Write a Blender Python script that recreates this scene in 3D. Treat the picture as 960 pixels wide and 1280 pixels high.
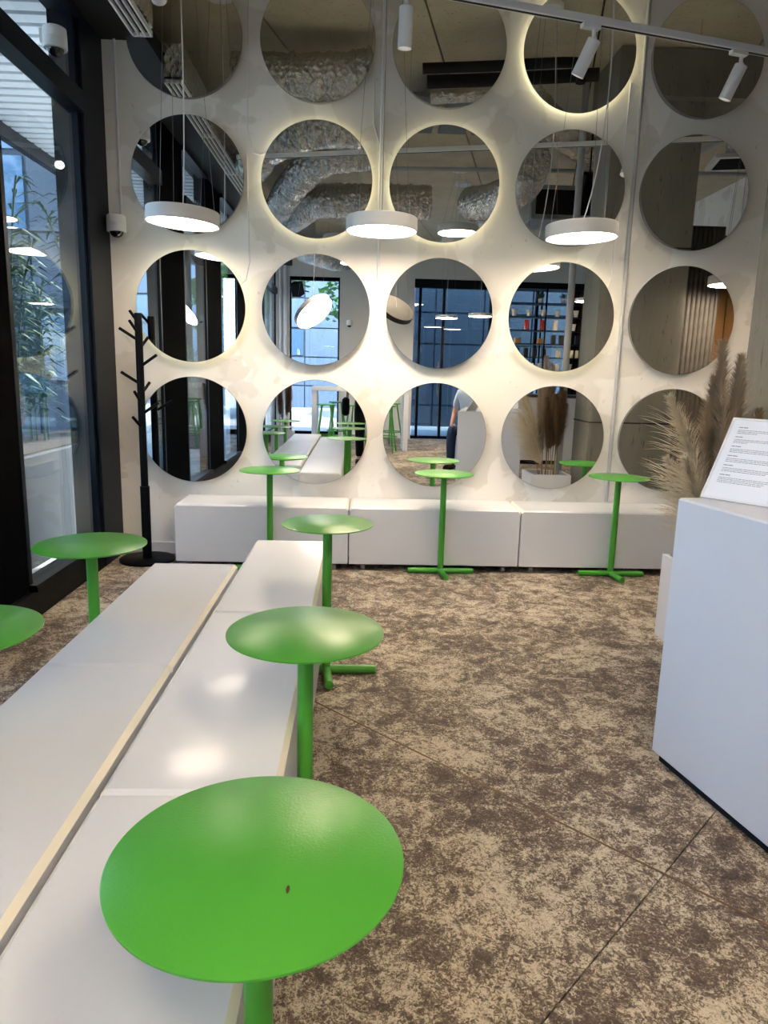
import bpy, bmesh, math, random
from mathutils import Vector, Matrix
random.seed(7)
for o in list(bpy.data.objects): bpy.data.objects.remove(o, do_unlink=True)
SC = bpy.context.scene; COL = SC.collection
PI = math.pi
# ------------------------------------------------------------------ camera
# axes: x along the mirror wall, y towards it (mirror faces at y = 0), z up, floor at 0
F_PX = 888.3
cd = bpy.data.cameras.new('camera'); cam = bpy.data.objects.new('camera', cd); COL.objects.link(cam)
cd.sensor_fit = 'VERTICAL'; cd.sensor_height = 24.0; cd.lens = F_PX / 1280 * 24.0; cd.clip_start = 0.01; cd.clip_end = 300
CR = ((0.99916115, -0.03182907, 0.02576649), (-0.01916683, 0.19255152, 0.98109966), (0.03618887, 0.98077052, -0.19177994))
CAM = Vector((0, -4.8018, 1.27))
cam.matrix_world = Matrix(((CR[0][0], CR[1][0], -CR[2][0], CAM.x), (CR[0][1], CR[1][1], -CR[2][1], CAM.y), (CR[0][2], CR[1][2], -CR[2][2], CAM.z), (0, 0, 0, 1)))
SC.camera = cam
# ------------------------------------------------------------------ world, sun, exposure
w = bpy.data.worlds.new('sky'); SC.world = w; w.use_nodes = True
wn = w.node_tree; wn.nodes.clear()
sky = wn.nodes.new('ShaderNodeTexSky'); sky.sky_type = 'NISHITA'; sky.sun_disc = False; sky.sun_elevation = math.radians(52); sky.sun_rotation = math.radians(32)
sky.air_density = 1.0; sky.dust_density = 1.6; sky.ozone_density = 1.2
bg = wn.nodes.new('ShaderNodeBackground'); bg.inputs[1].default_value = 2.1
wo = wn.nodes.new('ShaderNodeOutputWorld')
wn.links.new(sky.outputs[0], bg.inputs[0]); wn.links.new(bg.outputs[0], wo.inputs[0])
sd = bpy.data.lights.new('sun', 'SUN'); sd.energy = 14.0; sd.angle = math.radians(0.6); sd.color = (1.0, 0.96, 0.9)
so = bpy.data.objects.new('sun', sd); COL.objects.link(so)
so.rotation_euler = Vector((-0.38, -0.60, -1.0)).to_track_quat('-Z', 'Y').to_euler(); so.location = (6, 4, 9)
SC.view_settings.view_transform = 'Standard'; SC.view_settings.look = 'None'
SC.view_settings.gamma = 1.0; SC.view_settings.use_curve_mapping = False
SC.view_settings.exposure = 0.0
LAMP_E = 15.0          # pendant diffuser emission

# ------------------------------------------------------------------ materials
def srgb(r, g, b):
    def f(c):
        c /= 255.0
        return c / 12.92 if c <= 0.04045 else ((c + 0.055) / 1.055) ** 2.4
    return (f(r), f(g), f(b), 1)
MATS = {}
def mat(name, col, rough=0.5, metal=0.0, spec=0.5, coat=0.0, bump=0.0, bscale=40.0, vary=0.0, vscale=6.0, emit=None, estr=0.0, bdetail=4.0):
    if name in MATS: return MATS[name]
    m = bpy.data.materials.new(name); m.use_nodes = True; nt = m.node_tree
    b = nt.nodes['Principled BSDF']
    b.inputs['Base Color'].default_value = col; b.inputs['Roughness'].default_value = rough; b.inputs['Metallic'].default_value = metal
    b.inputs['Specular IOR Level'].default_value = spec; b.inputs['Coat Weight'].default_value = coat; b.inputs['Coat Roughness'].default_value = 0.08
    tc = None
    if bump or vary:
        tc = nt.nodes.new('ShaderNodeTexCoord')
    if vary:
        n = nt.nodes.new('ShaderNodeTexNoise'); n.inputs['Scale'].default_value = vscale; n.inputs['Detail'].default_value = 5
        nt.links.new(tc.outputs['Object'], n.inputs['Vector'])
        mx = nt.nodes.new('ShaderNodeMix'); mx.data_type = 'RGBA'
        mx.inputs[6].default_value = tuple(c * (1 - vary) for c in col[:3]) + (1,)
        mx.inputs[7].default_value = tuple(min(1, c * (1 + vary)) for c in col[:3]) + (1,)
        nt.links.new(n.outputs['Fac'], mx.inputs[0]); nt.links.new(mx.outputs[2], b.inputs['Base Color'])
    if bump:
        n = nt.nodes.new('ShaderNodeTexNoise'); n.inputs['Scale'].default_value = bscale; n.inputs['Detail'].default_value = bdetail
        nt.links.new(tc.outputs['Object'], n.inputs['Vector'])
        bp = nt.nodes.new('ShaderNodeBump'); bp.inputs['Strength'].default_value = bump; bp.inputs['Distance'].default_value = 0.02
        nt.links.new(n.outputs['Fac'], bp.inputs['Height']); nt.links.new(bp.outputs[0], b.inputs['Normal'])
    if emit:
        b.inputs['Emission Color'].default_value = emit; b.inputs['Emission Strength'].default_value = estr
    MATS[name] = m; return m
def ramp(nt, fac, stops):
    r = nt.nodes.new('ShaderNodeValToRGB'); e = r.color_ramp.elements
    while len(e) < len(stops): e.new(0.5)
    for i, (p, c) in enumerate(stops): e[i].position = p; e[i].color = c
    nt.links.new(fac, r.inputs[0]); return r.outputs[0]
def noise(nt, vec, scale, detail=4, rough=0.5, dist=0.0):
    n = nt.nodes.new('ShaderNodeTexNoise'); n.inputs['Scale'].default_value = scale; n.inputs['Detail'].default_value = detail
    n.inputs['Roughness'].default_value = rough; n.inputs['Distortion'].default_value = dist
    nt.links.new(vec, n.inputs['Vector']); return n.outputs['Fac']
def math_n(nt, op, a, b):
    n = nt.nodes.new('ShaderNodeMath'); n.operation = op
    for i, v in enumerate((a, b)):
        if isinstance(v, (int, float)): n.inputs[i].default_value = v
        else: nt.links.new(v, n.inputs[i])
    return n.outputs[0]
def mixc(nt, fac, a, b):
    n = nt.nodes.new('ShaderNodeMix'); n.data_type = 'RGBA'
    if isinstance(fac, (int, float)): n.inputs[0].default_value = fac
    else: nt.links.new(fac, n.inputs[0])
    for i, v in ((6, a), (7, b)):
        if isinstance(v, tuple): n.inputs[i].default_value = v
        else: nt.links.new(v, n.inputs[i])
    return n.outputs[2]

def m_plaster():
    m = bpy.data.materials.new('patched_plaster'); m.use_nodes = True; nt = m.node_tree; b = nt.nodes['Principled BSDF']
    g = nt.nodes.new('ShaderNodeNewGeometry').outputs['Position']
    a = noise(nt, g, 1.7, 3, 0.45, 0.6)
    patch = ramp(nt, a, [(0.50, (0, 0, 0, 1)), (0.515, (1, 1, 1, 1))])
    c = mixc(nt, patch, srgb(228, 224, 216), srgb(240, 237, 231))
    a2 = noise(nt, g, 3.1, 4, 0.5, 0.4)
    patch2 = ramp(nt, a2, [(0.60, (0, 0, 0, 1)), (0.625, (1, 1, 1, 1))])
    c = mixc(nt, math_n(nt, 'MULTIPLY', patch2, 0.55), c, srgb(210, 203, 191))
    sp = noise(nt, g, 26, 6, 0.6)
    c = mixc(nt, math_n(nt, 'MULTIPLY', ramp(nt, sp, [(0.66, (0, 0, 0, 1)), (0.72, (1, 1, 1, 1))]), 0.35), c, srgb(150, 140, 126))
    nt.links.new(c, b.inputs['Base Color']); b.inputs['Roughness'].default_value = 0.85
    bp = nt.nodes.new('ShaderNodeBump'); bp.inputs['Strength'].default_value = 0.25; bp.inputs['Distance'].default_value = 0.01
    nt.links.new(noise(nt, g, 9, 6, 0.6), bp.inputs['Height']); nt.links.new(bp.outputs[0], b.inputs['Normal'])
    return m
def m_carpet():
    m = bpy.data.materials.new('mottled_floor'); m.use_nodes = True; nt = m.node_tree; b = nt.nodes['Principled BSDF']
    g = nt.nodes.new('ShaderNodeNewGeometry').outputs['Position']
    big = noise(nt, g, 2.3, 4, 0.6, 0.3)
    mid = noise(nt, g, 13.0, 6, 0.72, 0.6)
    fine = noise(nt, g, 105, 4, 0.65, 1.2)
    s = math_n(nt, 'ADD', math_n(nt, 'MULTIPLY', big, 0.44), math_n(nt, 'MULTIPLY', mid, 0.78))
    s = math_n(nt, 'ADD', s, math_n(nt, 'MULTIPLY', fine, 0.82))
    lin = [(0.0, srgb(52, 45, 41)), (0.32, srgb(88, 77, 68)), (0.46, srgb(124, 110, 96)), (0.52, srgb(158, 146, 128)), (0.60, srgb(190, 179, 159)), (1.0, srgb(205, 195, 176))]
    v = nt.nodes.new('ShaderNodeMapRange'); v.inputs['From Min'].default_value = 0.76; v.inputs['From Max'].default_value = 1.32
    nt.links.new(s, v.inputs['Value'])
    c = ramp(nt, v.outputs[0], lin)
    vein = noise(nt, g, 30, 3, 0.55, 1.8)
    dv = math_n(nt, 'ABSOLUTE', math_n(nt, 'SUBTRACT', vein, 0.5), 0)
    vm = ramp(nt, dv, [(0.0, (1, 1, 1, 1)), (0.022, (0, 0, 0, 1))])
    c = mixc(nt, math_n(nt, 'MULTIPLY', vm, 0.6), c, srgb(86, 76, 66))
    dk = noise(nt, g, 6.5, 6, 0.72, 0.3)
    dm = ramp(nt, dk, [(0.585, (0, 0, 0, 1)), (0.63, (1, 1, 1, 1))])
    dm = math_n(nt, 'MULTIPLY', dm, ramp(nt, fine, [(0.40, (0.25, 0.25, 0.25, 1)), (0.55, (0.95, 0.95, 0.95, 1))]))
    c = mixc(nt, dm, c, srgb(62, 55, 52))
    nt.links.new(c, b.inputs['Base Color']); b.inputs['Roughness'].default_value = 0.62; b.inputs['Specular IOR Level'].default_value = 0.3
    bp = nt.nodes.new('ShaderNodeBump'); bp.inputs['Strength'].default_value = 0.25; bp.inputs['Distance'].default_value = 0.004
    nt.links.new(fine, bp.inputs['Height']); nt.links.new(bp.outputs[0], b.inputs['Normal'])
    return m
def m_concrete(name, c1, c2, streak=False):
    m = bpy.data.materials.new(name); m.use_nodes = True; nt = m.node_tree; b = nt.nodes['Principled BSDF']
    g = nt.nodes.new('ShaderNodeNewGeometry').outputs['Position']
    if streak:
        mp = nt.nodes.new('ShaderNodeMapping'); mp.inputs['Scale'].default_value = (1, 1, 0.22); nt.links.new(g, mp.inputs['Vector']); g2 = mp.outputs[0]
    else: g2 = g
    a = noise(nt, g2, 3.0, 7, 0.65, 0.3)
    c = mixc(nt, ramp(nt, a, [(0.3, (0, 0, 0, 1)), (0.7, (1, 1, 1, 1))]), c1, c2)
    sp = noise(nt, g2, 34, 5, 0.6)
    c = mixc(nt, math_n(nt, 'MULTIPLY', ramp(nt, sp, [(0.62, (0, 0, 0, 1)), (0.68, (1, 1, 1, 1))]), 0.6), c, tuple(x * 0.35 for x in c1[:3]) + (1,))
    nt.links.new(c, b.inputs['Base Color']); b.inputs['Roughness'].default_value = 0.9
    bp = nt.nodes.new('ShaderNodeBump'); bp.inputs['Strength'].default_value = 0.4; bp.inputs['Distance'].default_value = 0.015
    nt.links.new(noise(nt, g2, 14, 7, 0.65), bp.inputs['Height']); nt.links.new(bp.outputs[0], b.inputs['Normal'])
    return m
def m_glass(name, tint, refl=1.0):
    m = bpy.data.materials.new(name); m.use_nodes = True; nt = m.node_tree; nt.nodes.clear()
    out = nt.nodes.new('ShaderNodeOutputMaterial'); tr = nt.nodes.new('ShaderNodeBsdfTransparent'); gl = nt.nodes.new('ShaderNodeBsdfGlossy')
    tr.inputs[0].default_value = tint; gl.inputs['Roughness'].default_value = 0.0; gl.inputs[0].default_value = (0.95, 0.97, 1, 1)
    ge = nt.nodes.new('ShaderNodeNewGeometry'); dp = nt.nodes.new('ShaderNodeVectorMath'); dp.operation = 'DOT_PRODUCT'
    nt.links.new(ge.outputs['Normal'], dp.inputs[0]); nt.links.new(ge.outputs['Incoming'], dp.inputs[1])
    cs = math_n(nt, 'ABSOLUTE', dp.outputs['Value'], 0)
    sch = math_n(nt, 'ADD', math_n(nt, 'MULTIPLY', math_n(nt, 'POWER', math_n(nt, 'SUBTRACT', 1.0, cs), 5.0), 0.96), 0.04)
    f = math_n(nt, 'MINIMUM', math_n(nt, 'MULTIPLY', sch, refl), 1.0)
    mx = nt.nodes.new('ShaderNodeMixShader'); nt.links.new(f, mx.inputs[0]); nt.links.new(tr.outputs[0], mx.inputs[1]); nt.links.new(gl.outputs[0], mx.inputs[2])
    nt.links.new(mx.outputs[0], out.inputs[0]); return m
def m_foil():
    m = bpy.data.materials.new('crumpled_foil'); m.use_nodes = True; nt = m.node_tree; b = nt.nodes['Principled BSDF']
    b.inputs['Base Color'].default_value = (0.62, 0.60, 0.56, 1); b.inputs['Metallic'].default_value = 1.0; b.inputs['Roughness'].default_value = 0.17
    tc = nt.nodes.new('ShaderNodeTexCoord').outputs['Object']
    v = nt.nodes.new('ShaderNodeTexVoronoi'); v.inputs['Scale'].default_value = 24; nt.links.new(tc, v.inputs['Vector'])
    h = math_n(nt, 'ADD', v.outputs['Distance'], noise(nt, tc, 30, 5, 0.6, 1.0))
    bp = nt.nodes.new('ShaderNodeBump'); bp.inputs['Strength'].default_value = 0.9; bp.inputs['Distance'].default_value = 0.02
    nt.links.new(h, bp.inputs['Height']); nt.links.new(bp.outputs[0], b.inputs['Normal']); return m

PLASTER = m_plaster(); CARPET = m_carpet(); FOIL = m_foil()
CONC = m_concrete('column_concrete', srgb(116, 113, 104), srgb(142, 138, 128), True)
SLAB = m_concrete('slab_concrete', srgb(186, 175, 150), srgb(212, 200, 174))
GLASS = m_glass('window_glass', (0.87, 0.93, 0.94, 1), 1.0)
GLASS_B = m_glass('entrance_glass', (0.50, 0.63, 0.72, 1), 1.6)
WHITE = mat('white_lacquer', srgb(216, 217, 221), 0.36, spec=0.3, coat=0.14)
KIOSK = mat('white_plinth_lacquer', srgb(222, 224, 231), 0.32)
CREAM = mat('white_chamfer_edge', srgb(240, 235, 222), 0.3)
GREEN = mat('green_powder_coat', srgb(74, 154, 54), 0.3, spec=0.3, bump=0.05, bscale=260)
BLACK = mat('black_metal', srgb(8, 8, 9), 0.5, spec=0.12)
CLAD = mat('black_cladding', srgb(6, 6, 7), 0.9, spec=0.02)
NAVY = mat('dark_navy_frame', srgb(7, 14, 24), 0.42, spec=0.18)
SHADOWBLACK = mat('matt_black_board', srgb(14, 14, 15), 0.7)
MIRROR = mat('mirror_silver', (0.86, 0.88, 0.87, 1), 0.0, metal=1.0)
RIM = mat('mirror_edge_grey', srgb(120, 120, 118), 0.5)
LED = mat('led_strip_glow', (1, 0.9, 0.55, 1), 0.5, emit=(1.0, 0.90, 0.55, 1), estr=5.0)
WHITEP = mat('white_painted_metal', srgb(228, 228, 230), 0.42)
LAMPG = mat('lamp_housing_white', srgb(216, 214, 212), 0.5)
DIFF = mat('lamp_diffuser', (1, 0.95, 0.85, 1), 0.5, emit=(1.0, 0.89, 0.82, 1), estr=LAMP_E)
DIFF_B = mat('lamp_diffuser_dimmed', (1, 0.95, 0.85, 1), 0.5, emit=(1.0, 0.89, 0.80, 1), estr=10.0)
CORD = mat('white_cord', srgb(205, 205, 205), 0.5)
WIRE = mat('steel_wire', srgb(130, 130, 130), 0.35, metal=0.7)
CHROME = mat('satin_steel', (0.55, 0.55, 0.55, 1), 0.25, metal=1.0)
GREYPIPE = mat('grey_conduit', srgb(176, 176, 178), 0.5)
BRASS = mat('aged_brass', srgb(104, 78, 54), 0.45, metal=0.3)
JOINT = mat('dark_joint', srgb(40, 32, 28), 0.8)
RUBBER = mat('black_rubber', srgb(14, 14, 14), 0.85)
SOIL = mat('dark_soil', srgb(46, 38, 30), 0.95, bump=0.6, bscale=60)
PAPER = mat('white_paper', srgb(236, 238, 246), 0.6)
INK = mat('grey_ink', srgb(138, 140, 150), 0.8)
DOMEG = mat('smoked_dome', srgb(12, 12, 14), 0.08, coat=0.6)
PAVE = mat('pale_pavement', srgb(140, 141, 140), 0.9, vary=0.12, vscale=3, bump=0.3, bscale=20)
LEAF = mat('green_leaf', srgb(64, 104, 52), 0.5, vary=0.45, vscale=1.6)
LEAF2 = mat('dark_palm_leaf', srgb(44, 70, 40), 0.45, vary=0.35, vscale=2.5)
BARK = mat('brown_bark', srgb(92, 74, 58), 0.95, bump=0.6, bscale=22)
WOOD = mat('warm_oak_panel', srgb(132, 94, 52), 0.5, vary=0.16, vscale=2.0)
GREYRIB = mat('ribbed_grey_board', srgb(78, 74, 68), 0.7)
BLUESTONE = mat('blue_grey_stone', srgb(80, 98, 124), 0.55, vary=0.18, vscale=1.2)
SHADESTONE = mat('shade_toned_cladding', srgb(38, 46, 56), 0.35, vary=0.25, vscale=0.8)  # blue-grey facade panels, darkened in colour to stand in for shade
SLATW = mat('white_soffit_slat', srgb(206, 210, 212), 0.6)

# ------------------------------------------------------------------ mesh helpers
class MB:
    def __init__(s): s.v = []; s.f = []
    def add(s, vs, fs):
        o = len(s.v); s.v += [tuple(v) for v in vs]; s.f += [tuple(i + o for i in f) for f in fs]; return s
    def box(s, x0, x1, y0, y1, z0, z1, ch=0.0, M=None):
        if ch <= 0:
            vs = [(x, y, z) for x in (x0, x1) for y in (y0, y1) for z in (z0, z1)]
            fs = [(0, 1, 3, 2), (4, 6, 7, 5), (0, 4, 5, 1), (2, 3, 7, 6), (0, 2, 6, 4), (1, 5, 7, 3)]
        else:
            bm = bmesh.new(); bmesh.ops.create_cube(bm, size=1)
            for v in bm.verts: v.co = Vector((x0 + (v.co.x + .5) * (x1 - x0), y0 + (v.co.y + .5) * (y1 - y0), z0 + (v.co.z + .5) * (z1 - z0)))
            bmesh.ops.bevel(bm, geom=list(bm.edges), offset=ch, segments=1, profile=0.5, affect='EDGES')
            bm.verts.index_update()
            vs = [tuple(v.co) for v in bm.verts]; fs = [tuple(v.index for v in f.verts) for f in bm.faces]; bm.free()
        if M is not None: vs = [tuple(M @ Vector(v)) for v in vs]
        return s.add(vs, fs)
    def tube(s, pts, rad, n=12, cap=True):
        pts = [Vector(p) for p in pts]; N = len(pts)
        rads = rad if isinstance(rad, (list, tuple)) else [rad] * N
        vs = []; fs = []; up = None
        for i, p in enumerate(pts):
            d = (pts[min(i + 1, N - 1)] - pts[max(i - 1, 0)]).normalized()
            if up is None: up = d.orthogonal().normalized()
            else: up = (up - d * up.dot(d)).normalized()
            sd_ = d.cross(up)
            for k in range(n):
                a = 2 * PI * k / n; vs.append(p + (up * math.cos(a) + sd_ * math.sin(a)) * rads[i])
        for i in range(N - 1):
            for k in range(n):
                k2 = (k + 1) % n; fs.append((i * n + k, i * n + k2, (i + 1) * n + k2, (i + 1) * n + k))
        if cap: fs += [tuple(range(n - 1, -1, -1)), tuple((N - 1) * n + k for k in range(n))]
        return s.add(vs, fs)
    def lathe(s, prof, n=32, M=None):
        vs = []; fs = []; N = len(prof)
        for r, z in prof:
            for k in range(n):
                a = 2 * PI * k / n; vs.append(Vector((r * math.cos(a), r * math.sin(a), z)))
        for i in range(N - 1):
            for k in range(n):
                k2 = (k + 1) % n; fs.append((i * n + k, i * n + k2, (i + 1) * n + k2, (i + 1) * n + k))
        if prof[0][0] > 1e-6: fs.append(tuple(range(n - 1, -1, -1)))
        if prof[-1][0] > 1e-6: fs.append(tuple((N - 1) * n + k for k in range(n)))
        if M is not None: vs = [M @ v for v in vs]
        return s.add(vs, fs)
    def mesh(s, name, m, smooth=None):
        me = bpy.data.meshes.new(name); me.from_pydata(s.v, [], s.f); me.validate()
        me.materials.append(m)
        if smooth:
            for p in me.polygons: p.use_smooth = True
            me.set_sharp_from_angle(angle=math.radians(smooth))
        return me
    def build(s, name, m, parent=None, loc=(0, 0, 0), smooth=None):
        return obj(name, s.mesh(name, m, smooth), parent, loc)
def obj(name, me, parent=None, loc=(0, 0, 0)):
    o = bpy.data.objects.new(name, me); COL.objects.link(o); o.parent = parent; o.location = loc; return o
def tag(o, label=None, cat=None, group=None, kind=None):
    if label: o['label'] = label
    if cat: o['category'] = cat
    if group: o['group'] = group
    if kind: o['kind'] = kind
    return o
def empty(name, loc=(0, 0, 0), rz=0, label=None, cat=None, group=None, kind=None):
    o = bpy.data.objects.new(name, None); o.empty_display_size = 0.1; COL.objects.link(o); o.location = loc; o.rotation_euler = (0, 0, rz)
    return tag(o, label, cat, group, kind)
def struct(name, mb, m, parent=None, label=None, smooth=None):
    o = mb.build(name, m, parent, smooth=smooth)
    if parent is None: tag(o, label, None, None, 'structure')
    return o
def copy_tree(root, loc, rz=0, label=None):
    def cp(o, par):
        c = o.copy(); COL.objects.link(c); c.parent = par
        for ch in list(o.children): cp(ch, c)
        return c
    r = cp(root, None); r.location = loc; r.rotation_euler = (0, 0, rz)
    if label: r['label'] = label
    return r
def box(*a, **k): return MB().box(*a, **k)
def pinched_arc(p0, p1, p2, n=12):
    return [Vector(p0) * (1 - t) ** 2 + Vector(p1) * 2 * t * (1 - t) + Vector(p2) * t * t for t in [i / n for i in range(n + 1)]]

# ------------------------------------------------------------------ room dimensions
WY = 0.05           # face of the mirror wall
XL, XR = -1.66, 4.7
YB = -9.35
ZC = 3.76
# ------------------------------------------------------------------ floor: 1.41 m tiles laid diagonally
floor = struct('floor', box(XL - .3, XR + .2, YB - .2, WY + .2, -0.22, -0.03), JOINT, label='dark screed under the mottled floor tiles')
Q = 2.0; G = 0.0028
def clip_poly(poly, x0, x1, y0, y1):
    def cut(ps, ax, val, sgn):
        out = []
        for i in range(len(ps)):
            a, b = ps[i], ps[(i + 1) % len(ps)]
            da, db = sgn * (a[ax] - val), sgn * (b[ax] - val)
            if da >= 0: out.append(a)
            if da * db < 0:
                t = da / (da - db); out.append((a[0] + (b[0] - a[0]) * t, a[1] + (b[1] - a[1]) * t))
        return out
    for ax, val, sgn in ((0, x0, 1), (0, x1, -1), (1, y0, 1), (1, y1, -1)):
        poly = cut(poly, ax, val, sgn)
        if len(poly) < 3: return None
    return poly
for i in range(-2, 9):
    for j in range(-7, 4):
        p0, p1 = Q * i + G, Q * (i + 1) - G               # x - y
        q0, q1 = -2.36 + Q * j + G, -2.36 + Q * (j + 1) - G   # x + y
        poly = [((p + q) / 2, (q - p) / 2) for p, q in ((p0, q0), (p1, q0), (p1, q1), (p0, q1))]
        poly = clip_poly(poly, XL + .04, XR, YB, WY)
        if not poly: continue
        n = len(poly); A = sum(poly[k][0] * poly[(k + 1) % n][1] - poly[(k + 1) % n][0] * poly[k][1] for k in range(n))
        if A < 0: poly.reverse()
        vs = [(x, y, -0.03) for x, y in poly] + [(x, y, 0.0) for x, y in poly]
        fs = [tuple(range(n - 1, -1, -1)), tuple(range(n, 2 * n))] + [(k, (k + 1) % n, n + (k + 1) % n, n + k) for k in range(n)]
        MB().add(vs, fs).build('floor_tile', CARPET, floor)
# brass strip in the main joint
bs = MB(); c = -2.36
a = (-1.60, c + 1.60); b_ = (3.2, c - 3.2)
MB().tube([(a[0], a[1], -0.003), (b_[0], b_[1], -0.003)], 0.0055, 8).build('brass_strip', BRASS, floor)

# ------------------------------------------------------------------ ceiling slab with board joints
ceiling = struct('ceiling', box(XL - .3, XR + .2, YB - .2, WY + .4, ZC + 0.03, ZC + 0.35), JOINT, label='concrete slab above the room')
ang = math.radians(-14); PW = 1.19
ca, sa = math.cos(ang), math.sin(ang)
for k in range(-6, 8):
    u0, u1 = k * PW - 0.60 + .008, (k + 1) * PW - 0.60 - .008
    # strip runs along (0.242, -0.970) ; offset axis e = (0.970, 0.242)
    e = Vector((0.970, 0.242)); d = Vector((0.242, -0.970))
    ref = Vector((-0.73, -1.03))
    P = lambda u, t: (ref.x + e.x * u + d.x * t, ref.y + e.y * u + d.y * t)
    poly = [P(u0 + .6, -6), P(u1 + .6, -6), P(u1 + .6, 14), P(u0 + .6, 14)]
    poly = clip_poly(poly, XL - .2, XR, YB, WY + .05)
    if not poly: continue
    n = len(poly); A = sum(poly[i][0] * poly[(i + 1) % n][1] - poly[(i + 1) % n][0] * poly[i][1] for i in range(n))
    if A < 0: poly.reverse()
    vs = [(x, y, ZC) for x, y in poly] + [(x, y, ZC + 0.03) for x, y in poly]
    fs = [tuple(range(n - 1, -1, -1)), tuple(range(n, 2 * n))] + [(i, (i + 1) % n, n + (i + 1) % n, n + i) for i in range(n)]
    MB().add(vs, fs).build('slab_panel', SLAB, ceiling)

# ------------------------------------------------------------------ mirror wall, baseboard, column, right and back walls
struct('wall_front', box(-1.62, XR + .2, WY, WY + .22, -0.2, ZC + .2), PLASTER, label='patched plaster wall carrying the round mirrors')
struct('baseboard_front', box(-1.60, -1.19, WY - .014, WY, 0.0, 0.085, ch=.004), WHITEP, label='white skirting board at the foot of the mirror wall')
col = struct('wall_column', box(1.94, 2.66, -1.62, -1.2, 0.0, ZC), CONC, label='raw concrete column beside the pampas planter')
for z in (0.9, 2.32): box(1.934, 2.666, -1.626, -1.194, z, z + .012).build('formwork_joint', JOINT, col)
box(1.93, 3.6, -1.75, -1.1, 3.42, ZC - .01).build('beam', CONC, col)
rib = struct('wall_panel', box(2.70, 3.16, -1.72, -1.66, 0, 2.6), GREYRIB, label='ribbed grey board beside the concrete column')
for k in range(11): MB().tube([(2.72 + k * .042, -1.66, 0.01), (2.72 + k * .042, -1.66, 2.59)], 0.015, 8).build('rib', GREYRIB, rib)
wr = struct('wall_right', box(XR, XR + .2, YB, WY, 0, ZC), PLASTER, label='plaster wall behind the oak cladding')
pt = struct('wall_partition', box(3.2, XR, -2.12, -2.04, 0, 2.6), JOINT, label='oak clad partition beyond the ribbed board')
for k in range(7): box(3.21 + k * .213, 3.21 + k * .213 + .205, -2.04, -2.02, .02, 2.58, ch=.004).build('oak_board', WOOD, pt)
wb = struct('wall_back', MB().box(-.43, 1.0, YB - .22, YB, 0, ZC).box(XL - .1, -1.39, YB - .22, YB, 0, ZC).box(-1.39, -.43, YB - .22, YB, 3.04, ZC).box(1.0, XR, YB - .22, YB, 3.06, ZC), mat('white_wall_paint', srgb(206, 206, 202), 0.8), label='white back wall around the shop entrance')
for x, r in ((-1.47, .03), (-1.56, .022)): MB().tube([(x, YB + .035, 0.0), (x, YB + .035, ZC)], r, 10).build('riser_pipe', WHITEP, wb, smooth=40)
box(-1.44, -1.36, YB, YB + .05, 1.35, 1.5, ch=.004).build('alarm_box', mat('red_box', srgb(150, 34, 34), 0.5), wb)

# ------------------------------------------------------------------ glazed left wall
# opaque black bays, soffit board and kerb
wl = struct('wall_left', MB().box(XL - .14, XL + .04, -0.30, WY + .03, 0, ZC), NAVY, label='dark navy corner panel of the glazed wall')
for y0, y1 in ((-2.10, -1.31), (-3.86, -3.08), (-6.1, -4.95)):
    box(XL - .10, XL + .012, y0, y1, 0.0, 3.22).build('black_panel', CLAD, wl)
box(XL - .14, -1.34, YB, WY, 3.22, 3.34).build('soffit_board', SHADOWBLACK, wl)
box(XL - .14, XL + .0, YB, WY, 3.34, ZC).build('header_board', SHADOWBLACK, wl)
box(XL - .12, XL + .035, YB, -0.30, 0.0, 0.14).build('kerb', BLACK, wl)
box(XL - .06, XL + .055, -1.31, -0.30, 0.14, 0.165).build('kerb', BLACK, wl)
bays = [(-1.31, -0.30), (-3.08, -2.10), (-4.95, -3.86), (-7.6, -6.1), (-9.3, -7.65)]
for i, (y0, y1) in enumerate(bays):
    wn_ = empty('window_%d' % (i + 1), (XL, (y0 + y1) / 2, 0), kind='structure', label='floor-to-ceiling glazed bay with black frame and transom')
    h = (y1 - y0) / 2
    box(-.004, .004, -h + .03, h - .03, .17, 2.70).build('pane', GLASS, wn_)
    box(-.004, .004, -h + .03, h - .03, 2.80, 3.20).build('pane', GLASS, wn_)
    box(-.05, .05, -h, h, 2.69, 2.80).build('transom', NAVY, wn_)
    box(-.04, .016, -h, -h + .035, .14, 3.22).build('mullion', NAVY, wn_)
    box(-.04, .016, h - .035, h, .14, 3.22).build('mullion', NAVY, wn_)
    box(-.05, .05, -h, h, 3.18, 3.22).build('frame_head', NAVY, wn_)
    box(-.05, .05, -h, h, .14, .175).build('frame_sill', NAVY, wn_)
# back window (bright bay) and entrance glazing
w6 = empty('window_6', (-0.91, YB - .1, 0), kind='structure', label='tall street window in the back wall')
box(-.47, .47, -.004, .004, .1, 3.0).build('pane', m_glass('clear_street_glass', (0.9, 0.95, 0.97, 1), 1.0), w6)
for x in (-.48, .45): box(x, x + .03, -.04, .04, 0, 3.04).build('mullion', BLACK, w6)
box(-.48, .48, -.04, .04, 2.97, 3.04).build('frame_head', BLACK, w6)
box(-.48, .48, -.04, .04, 0, .1).build('frame_sill', BLACK, w6)
d1 = empty('door_1', (1.0, YB - .1, 0), kind='structure', label='dark framed glass entrance door and screen')
for k, (x0, x1) in enumerate(((0.0, .12), (.12, .58), (.58, 1.5), (1.5, 2.4), (2.4, 3.65))):
    box(x0 + .02, x1 - .02, -.004, .004, .06, 2.9).build('pane', GLASS_B, d1)
    box(x1 - .025, x1 + .025, -.05, .05, 0, 3.06).build('mullion', NAVY, d1)
box(0, 3.7, -.06, .06, 2.9, 3.06).build('frame_head', NAVY, d1)
box(0, 3.7, -.05, .05, 0, .06).build('frame_sill', NAVY, d1)
hd = box(.50, .53, .03, .06, .8, 1.5).build('door_handle', CHROME, d1)
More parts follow.
